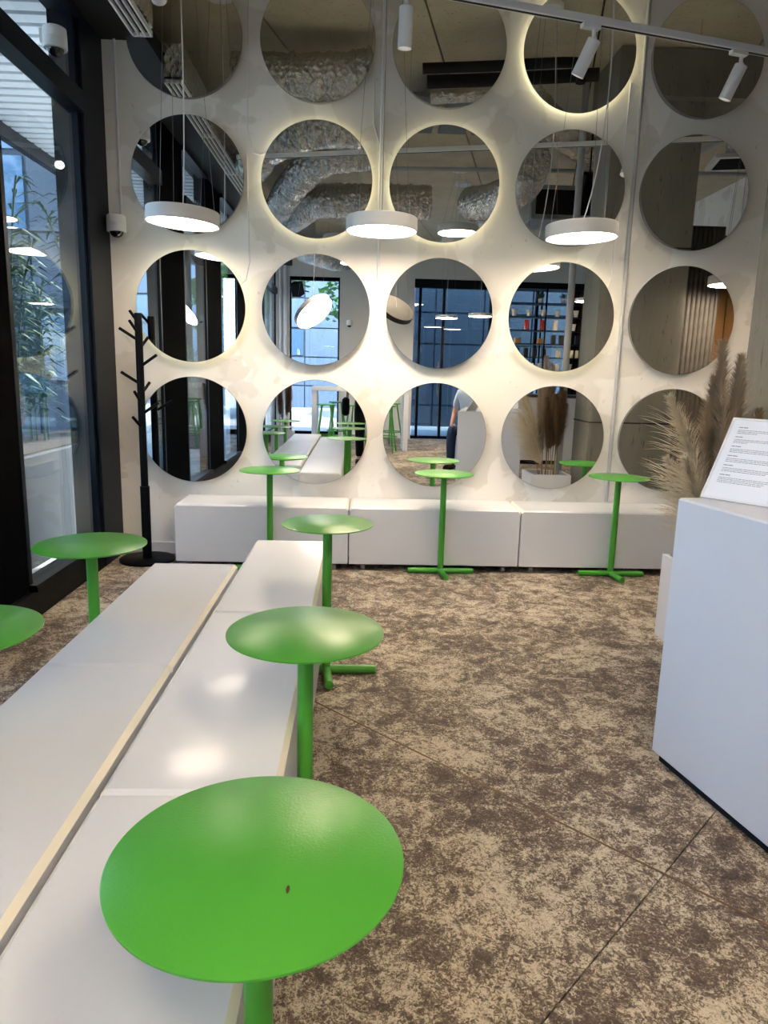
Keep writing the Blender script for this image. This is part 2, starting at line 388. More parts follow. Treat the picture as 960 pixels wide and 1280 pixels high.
box(1.6, 1.65, -.02, .02, .06, 2.9).build('mullion', NAVY, d1)

# ------------------------------------------------------------------ round mirrors
MR = 0.35; MX0, MZ0, MSX, MSZ = 0.5059, 0.8656, 0.8063, 0.7935
ordn = ['first', 'second', 'third', 'fourth', 'fifth']; rown = ['bottom row', 'second row up', 'third row up', 'top row']
LIT = {(2, 1), (2, 2), (3, 3), (1, 0), (1, 3)}     # (row from bottom, column)
RX = Matrix.Rotation(PI / 2, 4, 'X')       # lathe axis z -> -y
me_glass = MB().add([((MR - .0015) * math.cos(2 * PI * k / 96), 0.0, (MR - .0015) * math.sin(2 * PI * k / 96)) for k in range(96)], [tuple(range(96))]).mesh('mirror_face', MIRROR)
me_edge = MB().lathe([(MR - .012, -0.006), (MR, -0.006), (MR, -0.0006), (MR - .0015, -0.0002)], 96, RX).mesh('mirror_edge', RIM, 40)
me_drum = MB().lathe([(MR - .035, -0.05), (MR - .035, -0.006), (0, -0.006)], 64, RX).mesh('mirror_back', RIM, 40)
me_ledr = MB().lathe([(MR - .030, -0.042), (MR - .030, -0.014)], 64, RX).mesh('led_ring', LED)
# a fully closed rim for the plain mirrors
me_rim = MB().lathe([(MR - .008, -0.05), (MR - .003, -0.0008)], 96, RX).mesh('mirror_rim', RIM, 40)
for r in range(4):
    for c in range(5):
        x = MX0 + (c - 2) * MSX; z = MZ0 + r * MSZ; lit = (r, c) in LIT
        t = empty('round_mirror', (x, 0, z), label='%s round wall mirror, %s from the glass wall in the %s' % ('backlit' if lit else 'unlit', ordn[c], rown[r]), cat='mirror', group='round mirrors on the plaster wall')
        obj('mirror_face', me_glass, t); obj('mirror_edge', me_edge, t); 
        if lit:
            obj('mirror_back', me_drum, t); obj('led_ring', me_ledr, t)
        else:
            obj('mirror_rim', me_rim, t)

# ------------------------------------------------------------------ white box benches
def bench(name, x0, x1, y0, y1, label, group):
    cx, cy = (x0 + x1) / 2, (y0 + y1) / 2; hx, hy = (x1 - x0) / 2 - .002, (y1 - y0) / 2 - .002
    t = empty(name, (cx, cy, 0), label=label, cat='bench', group=group)
    bm = bmesh.new(); bmesh.ops.create_cube(bm, size=1)
    for v in bm.verts: v.co = Vector((v.co.x * 2 * hx, v.co.y * 2 * hy, 0.045 + (v.co.z + .5) * .375))
    top = [e for e in bm.edges if all(v.co.z > .3 for v in e.verts)]
    tl = [e for e in top if abs(e.verts[0].co.x - e.verts[1].co.x) < abs(e.verts[0].co.y - e.verts[1].co.y)]
    bmesh.ops.bevel(bm, geom=tl, offset=.013, segments=1, affect='EDGES')
    top = [e for e in bm.edges if all(v.co.z > .3 for v in e.verts) and abs(e.verts[0].co.y - e.verts[1].co.y) < 1e-4]
    bmesh.ops.bevel(bm, geom=top, offset=.009, segments=1, affect='EDGES')
    ot = [e for e in bm.edges if e.calc_length() > .2 and not all(v.co.z > .3 for v in e.verts)]
    bmesh.ops.bevel(bm, geom=ot, offset=.003, segments=1, affect='EDGES')
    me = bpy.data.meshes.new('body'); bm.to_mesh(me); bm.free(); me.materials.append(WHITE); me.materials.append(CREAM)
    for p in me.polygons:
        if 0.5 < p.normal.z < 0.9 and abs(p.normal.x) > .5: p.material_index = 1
    obj('body', me, t)
    box(-hx + .05, hx - .05, -hy + .05, hy - .05, .03, .045).build('base_board', SHADOWBLACK, t)
    wheel = MB().tube([(-.011, 0, .019), (.011, 0, .019)], .019, 14).mesh('castor', mat('grey_castor', srgb(120, 120, 122), 0.5), 40)
    fork = box(-.014, .014, -.005, .005, .019, .045).mesh('castor_fork', CHROME)
    for sx in (-1, 1):
        for sy in (-1, 1):
            wv = obj('castor', wheel, t, (sx * (hx - .09), sy * (hy - .035), 0)); obj('castor_fork', fork, wv)
    return t
for (a, b2), lab in zip(((-1.172, -0.061), (-0.058, 1.052), (1.055, 2.165)), ('white box bench against the mirror wall, next to the coat rack', 'white box bench in the middle of the row along the mirror wall', 'white box bench against the mirror wall, next to the pampas planter')):
    bench('box_bench', a, b2, -0.325, WY - .005, lab, 'box benches along the mirror wall')
for k, (a, b2) in enumerate(((-2.365, -1.255), (-3.476, -2.367), (-4.588, -3.478))):
    bench('box_bench', -0.520, -0.149, a, b2, ['white box bench ending nearest the mirror wall in the aisle-side row', 'middle white box bench in the aisle-side row', 'white box bench farthest from the mirror wall in the aisle-side row'][k], 'box benches in the double row')
for k, (a, b2) in enumerate(((-2.843, -1.722), (-3.955, -2.845), (-5.066, -3.957))):
    bench('box_bench', -0.908, -0.530, a, b2, ['white box bench ending nearest the mirror wall in the window-side row', 'middle white box bench in the window-side row', 'white box bench farthest from the mirror wall in the window-side row'][k], 'box benches in the double row')

# ------------------------------------------------------------------ green disc tables
TZ = 0.657
def make_table():
    t = empty('side_table', cat='table', group='green round side tables', label='green round side table')
    MB().lathe([(0, TZ - .006), (.184, TZ - .006), (.188, TZ - .004), (.188, TZ - .001), (.186, TZ), (0, TZ)], 96).build('table_top', GREEN, t, smooth=40)
    MB().tube([(0, 0, .02), (0, 0, TZ - .005)], .0195, 24).build('post', GREEN, t, smooth=40)
    MB().lathe([(.045, TZ - .012), (.045, TZ - .006)], 32).build('mounting_plate', GREEN, t, smooth=40)
    for e in ((-.213, 0, 0), (.213, 0, 0), (.02, -.165, 0)):
        MB().tube([(0, 0, .0185), (e[0], e[1], .0185)], .0185, 20).build('foot', GREEN, t, smooth=40)
    return t
proto = make_table()
tabs = [((-0.560, -0.356, 0), 0, 'green disc table by the wall bench closest to the coat rack'),
        ((0.540, -0.350, 0), 0, 'green disc table at the middle wall bench'),
        ((1.661, -0.350, 0), 0, 'green disc table at the wall bench closest to the pampas grass'),
        ((-0.125, -1.930, 0), 0, 'green disc table beside the aisle-side bench nearest the mirror wall'),
        ((-0.121, -3.176, 0), 0, 'green disc table beside the middle aisle-side bench, with bright lamp glints'),
        ((-0.121, -3.988, 0), 0, 'green disc table with a small dark chip, beside the farthest aisle-side bench'),
        ((-0.933, -2.352, 0), PI, 'green disc table between window-side bench and glass, nearest the mirror wall'),
        ((-0.933, -3.20, 0), PI, 'green disc table between the middle window-side bench and the glass'),
        ((-0.933, -4.15, 0), PI, 'green disc table between window-side bench and glass, farthest from the mirror wall')]
for i, (loc, rz, lab) in enumerate(tabs):
    if i == 0: proto.location = loc; proto['label'] = lab; t = proto
    else: t = copy_tree(proto, loc, rz, lab)
    if i == 5: MB().lathe([(.004, TZ), (.003, TZ + .0012), (0, TZ + .0014)], 10, Matrix.Translation((.045, -.058, 0)) @ Matrix.Diagonal((.6, 1.8, 1, 1)) ).build('paint_chip', mat('chip_brown', srgb(70, 40, 20), 0.8), t)

# ------------------------------------------------------------------ coat rack
t = empty('coat_rack', (-1.405, -0.14, 0), label='black metal coat stand with angled pegs and round base', cat='coat rack')
MB().lathe([(.178, 0), (.18, .003), (.18, .013), (.176, .016), (0, .016)], 64).build('base', BLACK, t, smooth=40)
MB().tube([(0, 0, .016), (0, 0, .50)], .030, 24).build('lower_pole', BLACK, t, smooth=40)
MB().tube([(0, 0, .50), (0, 0, 1.60)], .0235, 24).build('pole', BLACK, t, smooth=40)
for z, dx, dy in ((1.49, -.115, -.02), (1.60, -.06, .03), (1.33, .115, -.03), (1.22, -.115, -.02), (1.44, .03, .09), (1.155, .03, .09), (1.03, .115, -.03), (1.53, -.02, -.11), (1.10, -.01, -.10), (.94, -.03, -.09)):
    dz = .075
    MB().tube([(0, 0, z - .06), (dx, dy, z - .06 + dz)], .0095, 14).build('peg', BLACK, t, smooth=40)

# ------------------------------------------------------------------ pendant lamps
def pendant(name, x, y, z, r, h, label, group, canopy=True, tilt=None, cordbow=0.0, dif=None, hous=None):
    t = empty(name, (x, y, z), label=label, cat='lamp', group=group)
    R_ = Matrix.Identity(4) if tilt is None else Vector((0, 0, 1)).rotation_difference(Vector(tilt)).to_matrix().to_4x4()
    MB().lathe([(r - .008, 0.004), (r, 0.0), (r, h - .004), (r - .004, h), (0, h)], 72, R_).build('housing', hous or LAMPG, t, smooth=40)
    MB().lathe([(0, 0.003), (r - .010, 0.003)], 72, R_).build('diffuser', dif or DIFF, t)
    top = R_ @ Vector((0, 0, h)); H_ = ZC - z
    if canopy:
        MB().lathe([(.10, H_ - .035), (.105, H_ - .03), (.105, H_)], 40).build('canopy', WHITEP, t, smooth=40)
        pts = pinched_arc(top, (cordbow, 0, H_ * .35), (cordbow * .3, 0, H_ - .03), 14)
        MB().tube(pts, .0035, 8).build('cord', CORD, t, smooth=40)
        for a in (0.5, 0.5 + 2 * PI / 3, 0.5 + 4 * PI / 3):
            e = R_ @ Vector(((r - .02) * math.cos(a), (r - .02) * math.sin(a), h))
            MB().tube([e, (.06 * math.cos(a), .06 * math.sin(a), H_ - .03)], .0012, 6).build('suspension_wire', WIRE, t)
    return t
pendant('pendant_lamp', -1.005, -.59, 2.05, .2, .075, 'lit white disc pendant hanging in front of the mirrors, nearest the glass wall', 'disc pendants before the mirror wall', cordbow=.04, tilt=(.05, 0, 1))
pendant('pendant_lamp', 0.100, -.59, 2.045, .2, .075, 'lit white disc pendant hanging before the mirrors, between the other two', 'disc pendants before the mirror wall', cordbow=.0)
pendant('pendant_lamp', 1.232, -.59, 2.045, .2, .075, 'lit white disc pendant hanging in front of the mirrors, nearest the concrete column', 'disc pendants before the mirror wall', cordbow=.16, tilt=(-.03, 0, 1))
for x, y, z, lab in ((1.17, -4.53, 3.0, 'high lit disc pendant nearest the mirrors, between kiosk plinth and seated person'), (1.3, -5.19, 2.98, 'high lit disc pendant above the seated person'), (-0.30, -5.45, 3.0, 'high lit disc pendant over the far bench ends, beside the standing person'), (.6, -5.9, 2.9, 'high lit disc pendant between the standing person and the entrance'), (-.1, -6.6, 2.9, 'high lit disc pendant above the stools of the high table')):
    pendant('pendant_lamp', x, y, z, .25, .09, lab, 'high disc pendants', dif=DIFF_B)
pendant('pendant_lamp', -.69, -5.95, 2.1, .31, .07, 'tilted lit disc pendant above the far end of the window-side benches', 'tilted disc pendants', tilt=(-.59, -.4, .71), dif=DIFF_B)
pendant('pendant_lamp', .45, -5.5, 2.12, .27, .07, 'tilted disc pendant showing its grey top, before the white back wall', 'tilted disc pendants', tilt=(.40, .55, .73), dif=DIFF_B, hous=mat('grey_lamp_shell', srgb(58, 57, 55), .7))
for (x, y, z) in ((1.5, -8.2, 2.25), (2.0, -7.6, 2.25), (3.4, -6.2, 2.4)):
    pendant('pendant_lamp', x, y, z, .2, .05, 'slim lit disc pendant over the shop side of the room', 'slim disc pendants by the shelves', dif=DIFF_B)

pendant('pendant_lamp', 3.05, -1.20, 2.05, .2, .075, 'lit white disc pendant hanging beyond the concrete column', 'disc pendants before the mirror wall')
# ------------------------------------------------------------------ lighting track and spots
def track_pt(x): return Vector((x, -1.16 + .25 * (x - .4), 2.96))
A, B = track_pt(-1.05), track_pt(2.6); L = (B - A).length; ra = math.atan2(B.y - A.y, B.x - A.x)
t = empty('lighting_track', A, ra, label='long grey ceiling light track running past the mirrors', cat='light track')
box(0, L, -.018, .018, 0, .034, ch=.002).build('rail', WHITEP, t)
box(0.01, L - .01, -.008, .008, -.001, .002).build('rail_slot', RUBBER, t)
for fr_ in (.08, .38, .93):
    xx = fr_ * L; MB().tube([(xx, 0, .034), (xx, 0, ZC - 2.96)], .0015, 6).build('hanger_wire', WIRE, t)
LENS = mat('spot_lens', (1, .95, .85, 1), .4, emit=(1.0, .9, .75, 1), estr=3.0)
def spot(x, aim, label, watt=24):
    p = track_pt(x); t = empty('track_spotlight', p, ra, label=label, cat='spotlight', group='white spotlights on the track')
    box(-.05, .05, -.016, .016, -.022, 0, ch=.003).build('adapter', WHITEP, t)
    MB().tube([(.02, 0, -.02), (.02, 0, -.065)], .010, 14).build('swivel', WHITEP, t, smooth=40)
    box(.008, .032, -.014, .014, -.085, -.055, ch=.004).build('bracket', WHITEP, t)
    d = Vector(aim).normalized(); c0 = Vector((.02, 0, -.075)); a0 = c0 - d * .012; a1 = c0 + d * .155
    hd_ = MB().tube([a0, a0 + d * .003, a1, a1, a1 - d * .035], [.028, .0325, .0325, .0295, .0295], 28, True).build('spot_body', WHITEP, t, smooth=40)
    MB().tube([a1 - d * .034, a1 - d * .032], .029, 24).build('lens', LENS, hd_)
    ld = bpy.data.lights.new('spot_light', 'SPOT'); ld.energy = watt; ld.color = (1.0, .88, .72); ld.spot_size = math.radians(110); ld.spot_blend = 1.0; ld.shadow_soft_size = .03
    lo = bpy.data.objects.new('spot_light', ld); COL.objects.link(lo); lo.parent = t; lo.location = a1 + d * .01
    lo.rotation_euler = d.to_track_quat('-Z', 'Y').to_euler()
spot(0.155, (0.0, .10, -1), 'white track spotlight hanging straight down, above the bench row')
spot(1.085, (-.30, .45, -1), 'white track spotlight angled down, above the middle wall bench')
spot(1.93, (-.25, .35, -1), 'white track spotlight angled down, beside the concrete column')
spot(-.90, (.10, .95, -.40), 'white track spotlight tilted towards the mirrors, near the glass wall', 4)

# ------------------------------------------------------------------ slot air diffuser with foil duct box
t = empty('slot_diffuser', (-1.263, -.32, 3.09), label='white linear slot air diffuser hanging along the glass wall', cat='air vent')
for k in range(4):
    y1 = -k * 1.1; y0 = y1 - 1.09
    fr = MB()
    for x in (-.056, -.022, .012, .046): fr.box(x, x + .010, y0, y1, 0, .03)
    fr.box(-.056, .056, y0, y0 + .012, 0, .03).box(-.056, .056, y1 - .012, y1, 0, .03)
    fr.build('slot_frame', WHITEP, t); box(-.05, .05, y0, y1, .02, .034).build('slot_backing', RUBBER, t)
t2 = empty('foil_duct_box', (-1.263, -.32, 3.125), label='foil-wrapped plenum duct above the slot diffuser', cat='duct')
random.seed(3)
g_ = MB(); NY = 60
vs = []; fs = []
for j in range(NY + 1):
    y = -.02 - j * 4.2 / NY
    for k in range(16):
        a = k / 16 * 4; s_ = int(a); q = a - s_
        px, pz = [(-1 + 2 * q, 0), (1, q), (1 - 2 * q, 1), (-1, 1 - q)][s_]
        vs.append((px * .062 + random.uniform(-.004, .004), y, .005 + pz * .20 + random.uniform(-.004, .004)))
for j in range(NY):
    for k in range(16):
        k2 = (k + 1) % 16; fs.append((j * 16 + k, (j + 1) * 16 + k, (j + 1) * 16 + k2, j * 16 + k2))
fs += [tuple(range(16)), tuple(NY * 16 + k for k in range(15, -1, -1))]
g_.add(vs, fs).build('duct_casing', FOIL, t2)

# ------------------------------------------------------------------ ducts and pipes under the ceiling
def duct(name, pts, r, label, m=FOIL, wob=.07, cat='duct', group='ducts under the slab', n=26, seg=10):
    random.seed(len(bpy.data.objects))
    P_ = [Vector(p) for p in pts]; dense = []
    for i in range(len(P_) - 1):
        p0 = P_[max(i - 1, 0)]; p1 = P_[i]; p2 = P_[i + 1]; p3 = P_[min(i + 2, len(P_) - 1)]
        m_ = max(3, int((p2 - p1).length / (r * .13))) if wob else seg
        for k in range(m_):
            q = k / m_
            dense.append(0.5 * ((2 * p1) + (p2 - p0) * q + (2 * p0 - 5 * p1 + 4 * p2 - p3) * q * q + (3 * p1 - p0 - 3 * p2 + p3) * q ** 3))
    dense.append(P_[-1])
    rads = [r * (1 + (random.uniform(-wob, wob) if wob else 0) * (0.4 + 0.6 * (i % 2))) for i in range(len(dense))]
    b = MB().tube(dense, rads, n)
    if wob: b.v = [tuple(Vector(v) + Vector((random.uniform(-1, 1), random.uniform(-1, 1), random.uniform(-1, 1))) * r * wob * .45) for v in b.v]
    o = b.build(name, m, smooth=60 if not wob else None); return tag(o, label, cat, group)
duct('flexible_duct', [(-1.0, -1.12, 3.44), (-.4, -1.12, 3.45), (-.05, -1.10, 3.48), (.06, -1.08, 3.5)], .16, 'fat foil duct running parallel and closest to the mirror wall')
duct('flexible_duct', [(-1.05, -2.35, 3.15), (-.85, -1.92, 3.2), (-.47, -1.60, 3.25), (.02, -1.6, 3.28), (.18, -1.62, 3.3)], .17, 'foil duct bending away from the glass wall, behind the light track')
duct('flexible_duct', [(-1.02, -4.2, 3.14), (-.75, -3.2, 3.18), (-.42, -2.5, 3.25), (.05, -2.38, 3.3), (.2, -2.4, 3.32)], .16, 'second foil duct bending above the double bench row')
duct('flexible_duct', [(-1.08, -5.9, 3.35), (-.85, -5.1, 3.3), (-.55, -4.45, 3.3), (.2, -4.3, 3.3), (.8, -4.3, 3.3)], .19, 'long foil duct crossing the room above the far bench ends')
duct('flexible_duct', [(-1.08, -8.6, 3.4), (-.8, -8.4, 3.3), (-.5, -8.9, 3.3), (-.3, -9.2, 3.35)], .2, 'foil duct curling above the street window')
duct('flexible_duct', [(1.25, -1.35, 3.48), (1.6, -1.95, 3.5), (2.05, -2.6, 3.5), (2.45, -2.9, 3.45), (2.35, -3.2, 3.5)], .13, 'looped foil duct behind the concrete column')
duct('flexible_duct', [(1.3, -4.3, 3.3), (1.5, -3.6, 3.2), (1.6, -2.9, 3.2), (1.55, -2.3, 3.25)], .19, 'bright foil duct reaching towards the concrete column')
duct('insulated_pipe', [(.40, -.80, 3.42), (.9, -.76, 3.44), (1.45, -.70, 3.46), (1.52, -.70, 3.42), (1.52, -.70, 3.33)], .035, 'black insulated pipe with a drop, beside the mirror wall', RUBBER, 0, 'pipe', 'pipes under the slab', 16)
duct('insulated_pipe', [(.45, -.98, 3.40), (.9, -.95, 3.42), (1.7, -.88, 3.46)], .045, 'thick black insulated pipe, second from the mirror wall', RUBBER, 0, 'pipe', 'pipes under the slab', 16)
duct('insulated_pipe', [(.5, -1.22, 3.38), (.95, -1.16, 3.40), (1.15, -1.12, 3.4), (1.16, -1.12, 3.36), (1.16, -1.12, 3.28)], .05, 'silver wrapped pipe beside the black insulated pipes', FOIL, .03, 'pipe', 'pipes under the slab', 16)
duct('sprinkler_pipe', [(-1.2, -3.6, 3.45), (2.5, -3.3, 3.45), (4.5, -3.2, 3.45)], .022, 'thin grey sprinkler pipe across the room', GREYPIPE, 0, 'pipe', 'pipes under the slab', 12)
duct('sprinkler_pipe', [(3.7, -1.0, 3.6), (3.3, -5.0, 3.6), (3.4, -9.0, 3.6)], .022, 'thin grey pipe running lengthwise beyond the column', GREYPIPE, 0, 'pipe', 'pipes under the slab', 12)
duct('steel_post', [(1.86, -1.74, 0), (1.86, -1.74, ZC)], .03, 'slim grey steel service post beside the concrete column', GREYPIPE, 0, 'post', None, 14)
for k in range(3):
    x = .50 + k * .32
    t = empty('acoustic_panel', (x, -2.1, 3.55), label='grey hanging acoustic baffle under the slab', cat='ceiling panel', group='acoustic baffles')
    box(-.13, .13, -.45, .45, -.02, .02, ch=.004).build('board', mat('grey_felt', srgb(120, 124, 130), 0.9), t)
    for y in (-.4, .4): MB().tube([(0, y, .02), (0, y, ZC - 3.55)], .0015, 6).build('hanger_wire', WIRE, t)
t = empty('ventilation_unit', (2.15, -3.6, 2.95), label='grey metal fan unit hung under the ceiling', cat='air unit')
box(-.35, .35, -.3, .3, 0, .35, ch=.01).build('casing', mat('galvanised_sheet', (.35, .36, .36, 1), .4, metal=.6, vary=.2, vscale=4), t)
box(-.30, .30, .3, .31, .05, .30).build('grille_plate', RUBBER, t)
for x in (-.33, .33):
    for y in (-.28, .28): MB().tube([(x, y, .35), (x, y, ZC - 2.95)], .005, 8).build('hanger_rod', CHROME, t)
t = empty('box_speaker', (2.04, -2.0, 2.93), 0, label='black box loudspeaker tilted down beside the concrete column', cat='speaker')
MB().box(-.09, .09, -.09, .09, -.15, .15, ch=.01, M=Matrix.Rotation(-.4, 4, 'X')).build('cabinet', BLACK, t)
MB().tube([(0, -.05, .05), (0, -.05, ZC - 2.93)], .008, 8).build('bracket', BLACK, t)
t = empty('box_speaker', (-1.2, -8.9, 2.75), .4, label='black box loudspeaker beside the street window', cat='speaker')
MB().box(-.09, .09, -.09, .09, -.12, .12, ch=.01, M=Matrix.Rotation(-.4, 4, 'X')).build('cabinet', BLACK, t)
MB().tube([(0, -.05, 0), (0, -.45, .0)], .012, 8).build('bracket', BLACK, t)
t = empty('ceiling_grille', (3.35, -2.0, 3.2), .24, label='white square air grille with dark slots beyond the column', cat='air vent')
box(-.22, .22, -.22, .22, 0.006, .04).build('frame', WHITEP, t)
for k in range(7): box(-.17, .17, -.165 + k * .05, -.135 + k * .05, 0, .008).build('slot', RUBBER, t)
MB().tube([(0, 0, .04), (0, 0, ZC - 3.2)], .1, 16).build('neck', FOIL, t)

# ------------------------------------------------------------------ wall services
def pipe(name, pts, r, label, m=GREYPIPE, cat='conduit', group='conduits on the mirror wall'):
    return tag(MB().tube(pts, r, 10).build(name, m, smooth=40), label, cat, group)
pipe('wall_conduit', [(1.73, WY - .013, .43), (1.73, WY - .013, ZC)], .013, 'grey conduit rising up the mirror wall between the fourth and fifth mirror columns')
for z in (1.55, 2.6): pass
pipe('wall_conduit', [(.10, WY - .010, 1.72), (.10, WY - .010, ZC)], .010, 'pale conduit running down between the second and third mirror columns', WHITEP)
pipe('wall_conduit', [(-1.54, WY - .009, 2.16), (-1.54, WY - .009, ZC)], .008, 'thin conduit feeding the dome camera on the mirror wall', WHITEP)
def cable(pts, label):
    P_ = [Vector(p) for p in pts]; o = []
    for i in range(len(P_) - 1): o += [P_[i].lerp(P_[i + 1], k / 6) for k in range(6)]
    pipe('power_cable', o + [P_[-1]], .004, label, WHITEP, 'cable', 'mirror feed cables')
cable([(-.72, WY - .004, ZC), (-.74, WY - .004, 2.75), (-.70, WY - .004, 2.61), (-.66, WY - .004, 2.60), (-.60, WY - .004, 2.62)], 'thin white cable curling into the backlit mirror nearest the foil box')
cable([(-.745, WY - .004, 2.6), (-.735, WY - .004, 1.95), (-.76, WY - .004, 1.84), (-.81, WY - .004, 1.80)], 'thin white cable dropping to the backlit mirror by the coat rack')
cable([(.04, WY - .004, ZC), (.05, WY - .004, 2.8), (.10, WY - .004, 2.66), (.18, WY - .004, 2.62)], 'thin white cable looping into the backlit mirror under the straight spotlight')
cable([(1.66, WY - .004, 3.1), (1.64, WY - .004, 1.95), (1.62, WY - .004, 1.86), (1.58, WY - .004, 1.83)], 'thin white cable dropping to the backlit mirror beside the grey conduit')
def dome_cam(x, y, z, label, back):
    t = empty('dome_camera', (x, y, z), label=label, cat='security camera', group='white dome cameras')
    MB().lathe([(.056, 0), (.059, .004), (.059, .045), (.058, .047), (.058, .050), (.059, .052), (.057, .095), (.05, .10), (0, .10)], 36).build('housing', WHITEP, t, smooth=30)
    MB().lathe([(0, -.036), (.018, -.032), (.032, -.022), (.040, -.008), (.042, .001)], 28).build('dome', DOMEG, t, smooth=60)
    box(*back).build('bracket', WHITEP, t)
dome_cam(-1.556, -.012, 2.10, 'white dome security camera on the mirror wall above the coat rack', (-.03, .03, .03, .062, .02, .085))
dome_cam(-1.592, -.73, 2.85, 'white dome security camera fixed to the glazing above the transom', (-.066, -.05, -.03, .03, .02, .085))
dome_cam(-.24, YB + .065, 2.15, 'white dome security camera on the white back wall', (-.03, .03, -.064, -.05, .02, .085))

# ------------------------------------------------------------------ kiosk plinth with sign
KR = math.radians(12.5)
kt = empty('kiosk_plinth', (1.015, -2.605, 0), KR, label='tall white lacquered plinth counter carrying a framed notice', cat='counter')
box(0, .66, -1.0, 0, .03, .905, ch=.006).build('body', KIOSK, kt)
box(.02, .64, -.98, -.02, 0, .03).build('recessed_base', SHADOWBLACK, kt)
sg = empty('notice_stand', (1.095, -2.590, .906), math.atan2(-.804, .595), label='white framed notice sheet leaning back on the kiosk plinth', cat='sign')
# local: x along the bottom edge, -y faces the room, leaning back to +y
LN = Matrix.Rotation(-math.atan2(.16, .245), 4, 'X')
MB().box(0, .21, 0, .004, 0.0, .297, M=LN).build('back_plate', WHITEP, sg)
fr = MB()
for a in ((0, .21, -.004, 0, 0, .007), (0, .21, -.004, 0, .290, .297), (0, .007, -.004, 0, 0.007, .290), (.203, .21, -.004, 0, 0.007, .290)): fr.box(*a, M=LN)
fr.build('frame', WHITEP, sg)
sh = MB().box(.007, .203, -.001, 0, .007, .290, M=LN).build('paper_sheet', PAPER, sg)
tx = MB(); random.seed(11); z = .262
for para in range(6):
    x = .030
    for k in range(2): 
        wd = random.uniform(.008, .018); tx.box(x, x + wd, -.0016, -.001, z, z + .0024, M=LN); x += wd + .002
    z -= .0095
    for ln in range(3 if para < 5 else 4):
        x = .030; end = .188 if ln < 2 else random.uniform(.06, .18)
        while x < end:
            wd = random.uniform(.003, .014); tx.box(x, min(x + wd, end), -.0016, -.001, z, z + .0015, M=LN); x += wd + .0018
        z -= .0056
    z -= .0085
tag(tx.build('printed_text', INK, sh), kind='stuff')

# ------------------------------------------------------------------ planter with pampas grass
def planter(name, x0, x1, y0, y1, h, label):
    t = empty(name, ((x0 + x1) / 2, (y0 + y1) / 2, 0), label=label, cat='planter', group='white planters')
    hx, hy = (x1 - x0) / 2, (y1 - y0) / 2; w_ = .022
    b = MB().box(-hx, hx, -hy, -hy + w_, 0, h).box(-hx, hx, hy - w_, hy, 0, h).box(-hx, -hx + w_, -hy + w_, hy - w_, 0, h).box(hx - w_, hx, -hy + w_, hy - w_, 0, h).box(-hx + w_, hx - w_, -hy + w_, hy - w_, 0, .05)
    b.build('box', KIOSK, t); box(-hx + w_, hx - w_, -hy + w_, hy - w_, .05, h - .05).build('soil', SOIL, t)
    return t
planter('planter_box', 1.525, 1.885, -1.76, -1.40, .42, 'white square planter box holding pampas grass, beside the concrete column')
PL = {'cream': mat('cream_plume', srgb(220, 206, 180), .9, vary=.15, vscale=9), 'tan': mat('tan_plume', srgb(182, 162, 138), .9, vary=.2, vscale=9), 'brown': mat('brown_plume', srgb(146, 118, 92), .9, vary=.25, vscale=9)}
STEM = mat('dry_stem', srgb(150, 126, 84), .8)
def plume_mesh(seed, m, h0, tip, width, n, droop, hair, wisps=0, side=None):
    """stem from the origin along a bent line; hairs from 35% of the way up to the tip"""
    random.seed(seed); tip = Vector(tip); mid = Vector((tip.x * .28, tip.y * .28, tip.z * .58))
    line = lambda q: Vector((0, 0, 0)) * (1 - q) ** 2 + mid * 2 * q * (1 - q) + tip * q * q
    st = MB().tube([line(i / 10) for i in range(10)], [.004 - .0002 * i for i in range(10)], 6).mesh('stem', STEM, 40)
    vs = []; fs = []
    for i in range(n):
        q = h0 + (1 - h0) * random.random(); p = line(q); tg = (line(min(1, q + .03)) - line(q - .03)).normalized()
        s_ = (q - h0) / (1 - h0); env = min(1.0, .45 + s_ * 1.6) * (1.0 - .72 * s_ ** 1.6)
        a = random.uniform(0, 2 * PI); o = tg.orthogonal().normalized(); o = Matrix.Rotation(a, 3, tg) @ o
        ln = hair * env * random.uniform(.55, 1.2); w_ = random.uniform(.0009, .0019)
        d0 = (tg * random.uniform(.8, 1.3) + o * width * random.uniform(.35, 1.0)).normalized()
        pts = [p]; d = d0.copy()
        for k in range(3):
            pts.append(pts[-1] + d * ln / 3); d = (d + Vector((0, 0, -droop * .4)) + o * .16).normalized()
        sd_ = tg.cross(o).normalized() * w_ + Vector((random.uniform(-1, 1), random.uniform(-1, 1), 0)) * w_ * .6
        k = len(vs); vs += [pts[0] - sd_, pts[0] + sd_, pts[1] + sd_, pts[1] - sd_, pts[2] + sd_ * .7, pts[2] - sd_ * .7, pts[3]]
        fs += [(k, k + 1, k + 2, k + 3), (k + 3, k + 2, k + 4, k + 5), (k + 5, k + 4, k + 6)]
    for i in range(wisps):                      # long single hairs standing off one side
        q = h0 + (1 - h0) * random.uniform(0, .8); p = line(q); tg = (line(min(1, q + .03)) - line(q - .03)).normalized()
        d = (Vector(side) + tg * random.uniform(-.1, .7) + Vector((0, random.uniform(-.6, .6), random.uniform(-.1, .25)))).normalized()
        ln = hair * random.uniform(.9, 1.45); w_ = random.uniform(.0014, .0026); pts = [p]
        for k in range(4):
            pts.append(pts[-1] + d * ln / 4); d = (d + Vector((0, 0, -.10 * k + .06)) + Vector(side) * .1).normalized()
        sd_ = Vector((0, w_ * .4, w_)); k = len(vs)
        for j in range(4): vs += [pts[j] - sd_ * (1 - j * .2), pts[j] + sd_ * (1 - j * .2)]
        vs.append(pts[4]); fs += [(k + 2 * j, k + 2 * j + 1, k + 2 * j + 3, k + 2 * j + 2) for j in range(3)] + [(k + 6, k + 7, k + 8)]
    return st, MB().add(vs, fs).mesh('plume_hair', PL[m])
